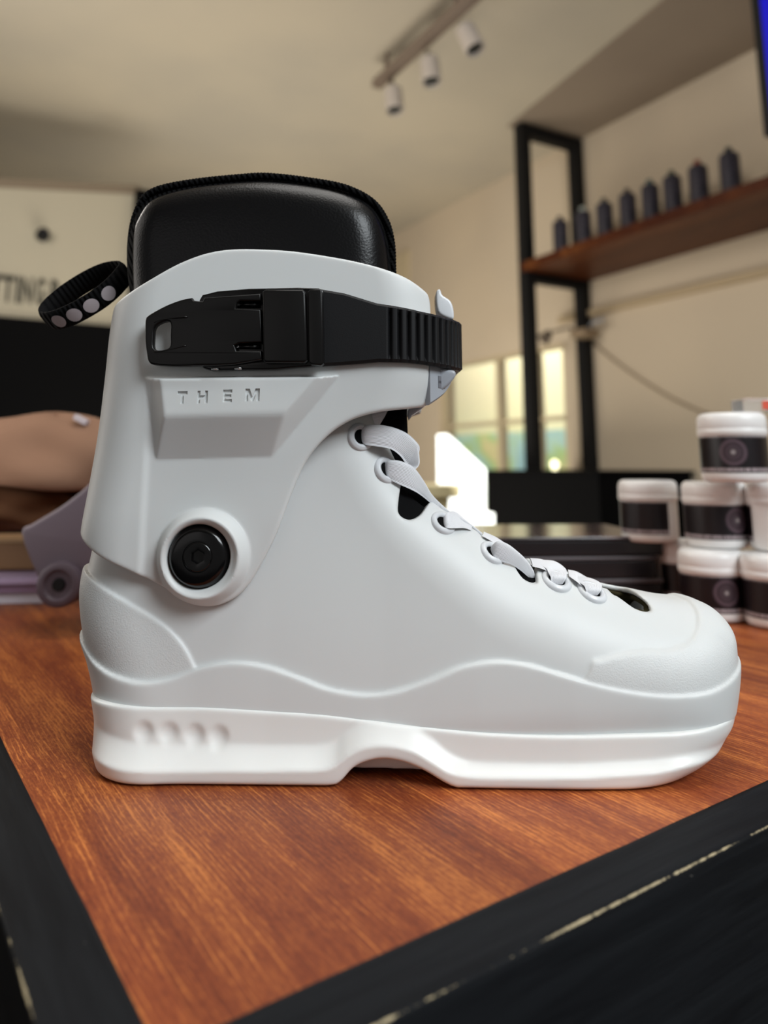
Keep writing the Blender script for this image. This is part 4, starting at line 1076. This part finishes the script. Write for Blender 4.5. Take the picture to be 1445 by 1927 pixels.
# ---- pull loop at the back of the liner
cL = at_y(162, 553, YM-.004); mj = at_y(240, 503, YM-.004)-at_y(86, 592, YM-.004); A_ = np.linalg.norm(mj)/2*1.0; mj = mj/np.linalg.norm(mj)
up = np.array([mj[2]*-1, 0, mj[0]]); up = up if up[2] > 0 else -up
ax_ = (up*math.cos(.72)+np.array([0, -1, 0])*math.sin(.72)); nn_ = np.cross(mj, ax_)
wid, B_ = .0110, .0175
V = []; Fq = []; n_ = 72; th_ = .0009; UVs = []
def lp_pt(f, s, o_=0):
    e = 2.0; cx_ = math.copysign(abs(math.cos(f))**(2/e), math.cos(f)); sy_ = math.copysign(abs(math.sin(f))**(2/e), math.sin(f))
    pinch = 1-.45*max(0, cx_)**4
    return cL+mj*(A_+o_)*cx_+nn_*(B_+o_)*sy_*pinch+ax_*s*wid/2
prof = [(-1, 0), (-.6, th_), (.6, th_), (1, 0), (1, -th_), (-1, -th_)]
for i in range(n_):
    f = 2*math.pi*i/n_
    for s, o_ in prof: V.append(lp_pt(f, s, o_))
k = len(prof)
for i in range(n_):
    for j in range(k): Fq.append((i*k+j, i*k+(j+1) % k, ((i+1) % n_)*k+(j+1) % k, ((i+1) % n_)*k+j))
loop = mesh('pull_loop', V, Fq, M['textile'], boot)
bm = bmesh.new(); bm.from_mesh(loop.data); bmesh.ops.recalc_face_normals(bm, faces=bm.faces); bm.to_mesh(loop.data); bm.free()
near_s = 1 if lp_pt(math.pi/2, 0)[1] < lp_pt(-math.pi/2, 0)[1] else -1
for f0 in (2.26, 1.86, 1.47, 1.05):
    V = []; Fq = []; f0 *= near_s; rr = .0037
    V.append(lp_pt(f0, -.05, .0014))
    for i in range(20):
        t = 2*math.pi*i/20
        dl = rr*math.cos(t); sp_ = np.linalg.norm(lp_pt(f0+.01, 0)-lp_pt(f0-.01, 0))/.02
        V.append(lp_pt(f0+dl/sp_, -.05+rr*math.sin(t)/(wid/2), .0011))
    for i in range(20): Fq.append((0, 1+i, 1+(i+1) % 20))
    d = mesh('reflective_dot', V, Fq, M['dot'], loop); d.matrix_parent_inverse = Matrix.Identity(4)
    d['label'] = 'round silver reflective dot'

# ---- strap, following the outside of the cuff
def cuff_path(off, zf=.185, x0=None, x1=9):
    """points and outward normals along the outer cuff outline at strap height, from the near side round the front"""
    P = []; Wm = .0432+off; xf_ = float(np.interp(zf, Gc.z, xf))+off; Rf_ = .034+off
    xs = np.linspace(min(x0, xf_-Rf_-.002), xf_-Rf_, 24)[:-1]
    for x in xs: P.append(((x, YM-Wm), (0, -1)))
    for i in range(49):
        a = math.pi/2*i/48; P.append(((xf_-Rf_+Rf_*math.sin(a), YM-Wm+Rf_-Rf_*math.cos(a)), (math.sin(a), -math.cos(a))))
    for t in np.linspace(0, 1, 6)[1:]: P.append(((xf_, YM-Wm+Rf_+t*.02), (1, 0)))
    return [p for p in P if x0-1e-6 <= p[0][0] <= x1]
def wrap(name, m, parent, x0, off, th, ztop, zbot, rib=None, bevel=.0012, x1=9):
    P = cuff_path(off, x0=x0, x1=x1); L_ = [0]
    for a, b in zip(P[:-1], P[1:]): L_.append(L_[-1]+math.hypot(b[0][0]-a[0][0], b[0][1]-a[0][1]))
    S = np.arange(0, L_[-1], .00018); px_ = np.interp(S, L_, [p[0][0] for p in P]); py_ = np.interp(S, L_, [p[0][1] for p in P])
    nx = np.interp(S, L_, [p[1][0] for p in P]); ny = np.interp(S, L_, [p[1][1] for p in P]); V = []; Fq = []
    for i, s in enumerate(S):
        zt_, zb_ = ztop(px_[i], s, py_[i]), zbot(px_[i], s, py_[i]); h = zt_-zb_; r_ = rib(s) if rib else 0
        secs = [(zt_, -th), (zt_, -bevel), (zt_-bevel, r_*.2), (zt_-.0035, r_), (zb_+.0035, r_), (zb_+bevel, r_*.2), (zb_, -bevel), (zb_, -th)]
        for z, o_ in secs: V.append((px_[i]+nx[i]*(th+o_), py_[i]+ny[i]*(th+o_), z))
    k = 8
    for i in range(len(S)-1):
        for j in range(k): Fq.append((i*k+j, (i+1)*k+j, (i+1)*k+(j+1) % k, i*k+(j+1) % k))
    Fq.append(tuple(range(k))); Fq.append(tuple(range((len(S)-1)*k, len(S)*k))[::-1])
    o = mesh(name, V, Fq, m, parent); bm = bmesh.new(); bm.from_mesh(o.data); bmesh.ops.recalc_face_normals(bm, faces=bm.faces); bm.to_mesh(o.data); bm.free()
    sharp(o, 32); return o
def zfun(pts):
    c = np.array([np.append(at_y(px, py, YM-h_)[[0, 2]], YM-h_) for px, py, h_ in pts])
    def f(x, s, y):
        # parametrise by arc-ish coordinate: x plus how far the path has turned inwards
        q = x+(y-(YM-.046)); cq = c[:, 0]+(c[:, 2]-(YM-.046)); o_ = np.argsort(cq); return float(np.interp(q, cq[o_], c[o_, 1]))
    return f
ztopf = zfun([(560, 541, .047), (608, 542, .047), (660, 551, .047), (722, 570, .047), (760, 577, .046), (800, 586, .043), (835, 598, .033), (850, 606, .020), (851, 610, 0)])
zbotf = zfun([(560, 690, .047), (608, 689, .047), (680, 684, .047), (725, 680, .047), (780, 682, .045), (820, 688, .039), (845, 697, .025), (853, 700, .012), (853, 702, 0)])
x_s = nr(598, 600, .048)[0]; x_r = nr(725, 620, .048)[0]; pitch = .00405
def ribf(s):
    d = s-(x_r-x_s)
    if d < 0: return 0
    f = (d % pitch)/pitch
    return -.0022*math.exp(-((f-.5)/.17)**2)
strap = wrap('strap', M['blackmat'], boot, x_s, .0008, .0030, ztopf, zbotf, ribf)
strap['label'] = 'matt black strap with vertical ribs at the front'
# ---- pale bracket under the strap front
bt_ = zfun([(690, 640, .043), (860, 640, .010)]); 
bb_ = zfun([(690, 775, .043), (740, 775, .043), (790, 772, .040), (815, 762, .036), (838, 742, .028), (850, 715, .018), (855, 700, .008)])
M['slot'] = mat('grey_slot_shadow', srgb(112, 112, 118), .6)
brk = wrap('strap_bracket', M['bracket'], boot, nr(799, 700, .040)[0], -.0044, .0035, bt_, bb_, None)
brk['label'] = 'pale grey plastic bracket under the front of the strap'
wrap('bracket_slot_shade', M['slot'], brk, nr(824, 720, .034)[0], -.0012, .0006, lambda x, s, y: at_y(830, 708, YM-.03)[2], lambda x, s, y: at_y(830, 731, YM-.03)[2], None, .0002, nr(838, 720, .030)[0]).matrix_parent_inverse = Matrix.Identity(4)  # slot drawn as a thin grey patch, its shade put into the colour
def blob(name, pts, y0, half, m, parent, bev=.0015):
    return prism(name, [catmull([nr(x, y, YM-y0) for x, y in pts], 4, True)], y0, half, m, parent, bev, 3)
blob('bracket_lug', [(819, 556), (826, 549), (831, 560), (845, 570), (851, 585), (851, 604), (838, 602), (822, 590)], YM-.020, .006, M['whitetrim'], boot, .0012)
blob('bracket_lug', [(818, 700), (848, 698), (856, 703), (854, 712), (842, 726), (826, 738), (812, 742), (806, 725)], YM-.026, .0045, M['bracket'], boot, .0014)
blob('bracket_lug', [(770, 768), (800, 762), (790, 772), (776, 782), (769, 790)], YM-.020, .004, M['bracket'], boot, .0010)

# ---- buckle
yk = YM-.0445
def pl(pts, hw_): return [nr(x, y, hw_) for x, y in pts]
buckle = prism('buckle_base', [pl([(376, 566), (382, 556), (410, 549), (470, 544), (560, 542), (600, 543), (609, 548), (611, 682), (606, 689), (560, 692), (520, 696), (470, 697), (400, 698), (385, 694), (376, 686)], .047)], YM-.0462, .0022, M['blackgloss'], boot, .0008, 3)
buckle['label'] = 'glossy black ratchet buckle base'
lev_out = catmull(pl([(271, 612), (272, 600), (278, 592), (310, 575), (340, 564), (361, 560)], .0525), 5)[:-1].tolist()+[nr(x, y, .0525) for x, y in [(361, 560), (364, 565), (381, 567), (384, 560), (440, 556), (491, 552)]]
lev_out += [nr(x, y, .0525) for x, y in [(491, 566), (452, 566), (446, 570), (444, 580), (491, 582), (493, 644), (450, 646), (441, 650), (445, 660), (492, 660)]]
lev_out += [nr(x, y, .0525) for x, y in [(493, 677), (440, 686), (400, 688)]]
lev_out += catmull(pl([(372, 688), (330, 689), (290, 686), (278, 680), (274, 665), (271, 640), (271, 612)], .0525), 5)[:-1].tolist()
win_ = catmull(pl([(292, 612), (318, 604), (320, 630), (317, 654), (290, 657), (287, 635)], .0525), 4, True)
def bendl(p):
    x, y, z = p; x0 = nr(390, 600, .05)[0]; d = max(0, x0-x); return (x, y+.10*d*d*10+.02*d, z)
lever = prism('buckle_lever', [lev_out, win_], YM-.0505, .0022, M['lever'], buckle, .0009, 3, bendl); lever.matrix_parent_inverse = Matrix.Identity(4)
# finger hollow rim round the window
for nm_, pts in (('lever_ridge', [(289, 606), (300, 602), (325, 598), (352, 596)]), ('lever_ridge', [(289, 662), (302, 661), (325, 656), (350, 650)])):
    P3 = [(*[nr(x, y, .0525)[0]], YM-.0524, nr(x, y, .0525)[1]) for x, y in pts]
    P3 = [(p[0], bendl(p)[1], p[2]) for p in P3]
    o = tube(nm_, catmull(P3, 5), .0004, M['lever'], lever); o.matrix_parent_inverse = Matrix.Identity(4)
blk_ = prism('buckle_block', [pl([(494, 549), (500, 545), (570, 545), (575, 550), (579, 678), (573, 683), (500, 683), (495, 678)], .0535)], YM-.0515, .0028, M['lever'], buckle, .0011, 3); blk_.matrix_parent_inverse = Matrix.Identity(4)
b2_ = prism('buckle_bar', [pl([(583, 545), (603, 544), (606, 548), (609, 684), (604, 688), (585, 686), (581, 680), (579, 550)], .0535)], YM-.0512, .0028, M['lever'], buckle, .0007, 3); b2_.matrix_parent_inverse = Matrix.Identity(4)
for x, y in ((467, 573), (467, 652)):
    q = nr(x, y, .050); o = tube('axle_pin', [(q[0]-.0045, YM-.0492, q[1]), (q[0]+.0055, YM-.0492, q[1])], .0011, M['blackgloss'], buckle); o.matrix_parent_inverse = Matrix.Identity(4)
    o = lathe('pin_tip', [(0, .0006), (.0007, .0005), (.0009, 0), (.0009, -.0006)], M['steel'], buckle, (q[0]-.0046, YM-.0500, q[1]), (-.4, -1, 0), 16); o.matrix_parent_inverse = Matrix.Identity(4)
for x, y in ((404, 694), (448, 693)):
    q = nr(x, y, .050); o = tube('rivet', [(q[0]-.0016, YM-.0497, q[1]), (q[0]+.0016, YM-.0497, q[1])], .0006, M['steel'], buckle, 8); o.matrix_parent_inverse = Matrix.Identity(4)

# ---- eyelets and laces
eyes = [(679, 822, .0068), (727, 884, .0068), (834, 984, .0064), (927, 1040, .0066), (1047, 1093, .0072), (1114, 1114, .0072)]
EP = []
for px, py, r in eyes:
    p, n_ = hit(Fb, Gsh, px, py); EP.append((p, n_))
    a, u, v = frame_of(n_)
    o = lathe('eyelet', [(r*.52, -.0015), (r*.52, .0003), (r*.58, .0011), (r*.74, .0016), (r*.90, .0011), (r*.98, .0004), (r*1.0, -.0008)], M['whitetrim'], boot, p, n_, 48)
    o['label'] = 'white enamelled lace eyelet'
    h_ = lathe('eyelet_hole', [(0, .00015), (r*.55, .00015), (r*.55, -.0006), (0, -.0006)], M['mesh'], o, p, n_, 32); h_.matrix_parent_inverse = Matrix.Identity(4)
def ribbon(name, rows, th=.0007, parent=None, nseg=10, arch=.0003, pts=None):
    """rows: (px,py,hw) for one edge and (px,py,hw) for the other; a woven flat lace between them"""
    Aa = Bb = None
    if rows: Aa = catmull([at_y(r[0], r[1], YM-r[2]) for r in rows], nseg); Bb = catmull([at_y(r[3], r[4], YM-r[5]) for r in rows], nseg)
    if pts: Aa = catmull([p[0] for p in pts], nseg); Bb = catmull([p[1] for p in pts], nseg)
    n = len(Aa); K = 8; V = []; Fq = []; UV = []; ln = 0
    for i in range(n):
        d = Aa[min(i+1, n-1)]-Aa[max(i-1, 0)]+Bb[min(i+1, n-1)]-Bb[max(i-1, 0)]; wv = Bb[i]-Aa[i]
        nn = np.cross(d, wv); nn /= max(np.linalg.norm(nn), 1e-9)
        if nn[1] > 0: nn = -nn
        if i: ln += np.linalg.norm((Aa[i]+Bb[i])/2-(Aa[i-1]+Bb[i-1])/2)
        row = []
        for k in range(K+1):
            t = k/K; q = Aa[i]+wv*t; e = 1-(2*t-1)**4; V.append(q+nn*(th*.5*e+arch*e)); UV.append((ln*1000/2.5, t*3.2))
        for k in range(K, -1, -1):
            t = k/K; q = Aa[i]+wv*t; e = 1-(2*t-1)**4; V.append(q-nn*(th*.5*e)+nn*arch*e); UV.append((ln*1000/2.5, t*3.2))
    kk = 2*(K+1)
    for i in range(n-1):
        for j in range(kk): Fq.append((i*kk+j, (i+1)*kk+j, (i+1)*kk+(j+1) % kk, i*kk+(j+1) % kk))
    o = mesh(name, V, Fq, M['lace'], parent)
    uvl = o.data.uv_layers.new(name='UVMap')
    for lp in o.data.loops: uvl.data[lp.index].uv = UV[lp.vertex_index]
    bm = bmesh.new(); bm.from_mesh(o.data); bmesh.ops.recalc_face_normals(bm, faces=bm.faces); bm.to_mesh(o.data); bm.free()
    return o
def HP(px, py, lift=.002):
    """half-width coordinate of the shell surface under a traced lace point"""
    p, n_ = hit(Fb, Gsh, px, py); return (YM-p[1])+lift
def rib_auto(rows, **kw):
    return ribbon('lace', [(a, c_, l, d, e, l) for a, c_, d, e, l in rows], parent=boot, **kw)
def rib_fit(rows, **kw):
    R_ = []
    for a, c_, d, e, l in rows:
        pa, na = hit(Fb, Gsh, a, c_); pb_, nb_ = hit(Fb, Gsh, d, e)
        # lift each edge off the shell along its own normal, keeping its traced place
        ya = (pa+na*l)[1]; yb_ = (pb_+nb_*l)[1]; k1 = l/max(abs(na[1]), .35); k2 = l/max(abs(nb_[1]), .35)
        R_.append((at_y(a, c_, pa[1]-k1), at_y(d, e, pb_[1]-k2)))
    return ribbon('lace', None, parent=boot, pts=R_, **kw)
h1 = YM-EP[0][0][1]; h2 = YM-EP[1][0][1]; h3 = YM-EP[2][0][1]; h4 = YM-EP[3][0][1]
rib_auto([(786, 838, 765, 858, h1-.008), (789, 858, 764, 872, h1-.010), (788, 876, 757, 882, h1-.012), (770, 893, 740, 890, h1-.010)])
rib_auto([(681, 808, 679, 832, h1-.0015), (690, 800, 688, 837, h1+.0020), (712, 799, 710, 840, h1+.0027), (742, 805, 735, 845, h1+.0012), (768, 817, 752, 857, h1-.003), (787, 836, 762, 870, h1-.008), (790, 846, 770, 880, h1-.013)])
rib_auto([(724, 871, 724, 894, h2-.0015), (734, 866, 731, 901, h2+.0020), (755, 868, 748, 910, h2+.0022), (778, 879, 775, 922, h2-.001), (797, 904, 792, 932, h2-.006), (815, 933, 812, 948, h2-.010), (845, 962, 840, 969, h2-.013)])
rib_fit([(832, 970, 833, 990, -.0015), (842, 964, 843, 994, .0020), (856, 962, 858, 994, .0022), (872, 974, 874, 994, .0016), (888, 989, 886, 998, .0004)])
rib_auto([(830, 950, 826, 956, .013), (850, 964, 846, 968, .012), (880, 982, 878, 986, .012), (908, 1003, 906, 1008, .012)])
rib_auto([(926, 1026, 924, 1046, h4-.0010), (936, 1018, 932, 1054, h4+.0030), (954, 1023, 947, 1058, h4+.0036), (972, 1036, 963, 1063, h4+.0026), (990, 1053, 980, 1074, h4+.0006), (1003, 1072, 994, 1086, h4-.0020), (1008, 1088, 1003, 1093, h4-.0050)])
rib_fit([(910, 1001, 908, 1009, .0010), (935, 1012, 930, 1022, .0016), (960, 1030, 955, 1040, .0018), (985, 1050, 980, 1060, .0014)])
rib_fit([(996, 1050, 1002, 1066, .0008), (1018, 1052, 1018, 1070, .0016), (1040, 1060, 1032, 1076, .0012)])
rib_fit([(1022, 1054, 1016, 1062, .0012), (1044, 1056, 1028, 1070, .0020), (1064, 1070, 1032, 1078, .0024), (1066, 1084, 1036, 1086, .0022), (1060, 1097, 1037, 1096, .0006), (1056, 1101, 1041, 1101, -.0012)])
rib_fit([(1068, 1072, 1070, 1084, .0010), (1084, 1075, 1084, 1094, .0018), (1104, 1086, 1096, 1104, .0014)])
rib_fit([(1088, 1084, 1086, 1094, .0012), (1112, 1088, 1096, 1100, .0020), (1130, 1097, 1100, 1104, .0024), (1132, 1108, 1102, 1110, .0020), (1126, 1118, 1104, 1117, .0006), (1122, 1122, 1108, 1122, -.0012)])
prism('tongue_webbing', [[nr(x, y, .016) for x, y in [(694, 762), (735, 762), (724, 784), (713, 802), (704, 800)]]], YM-.0165, .0006, M['lace'], boot, .0002)
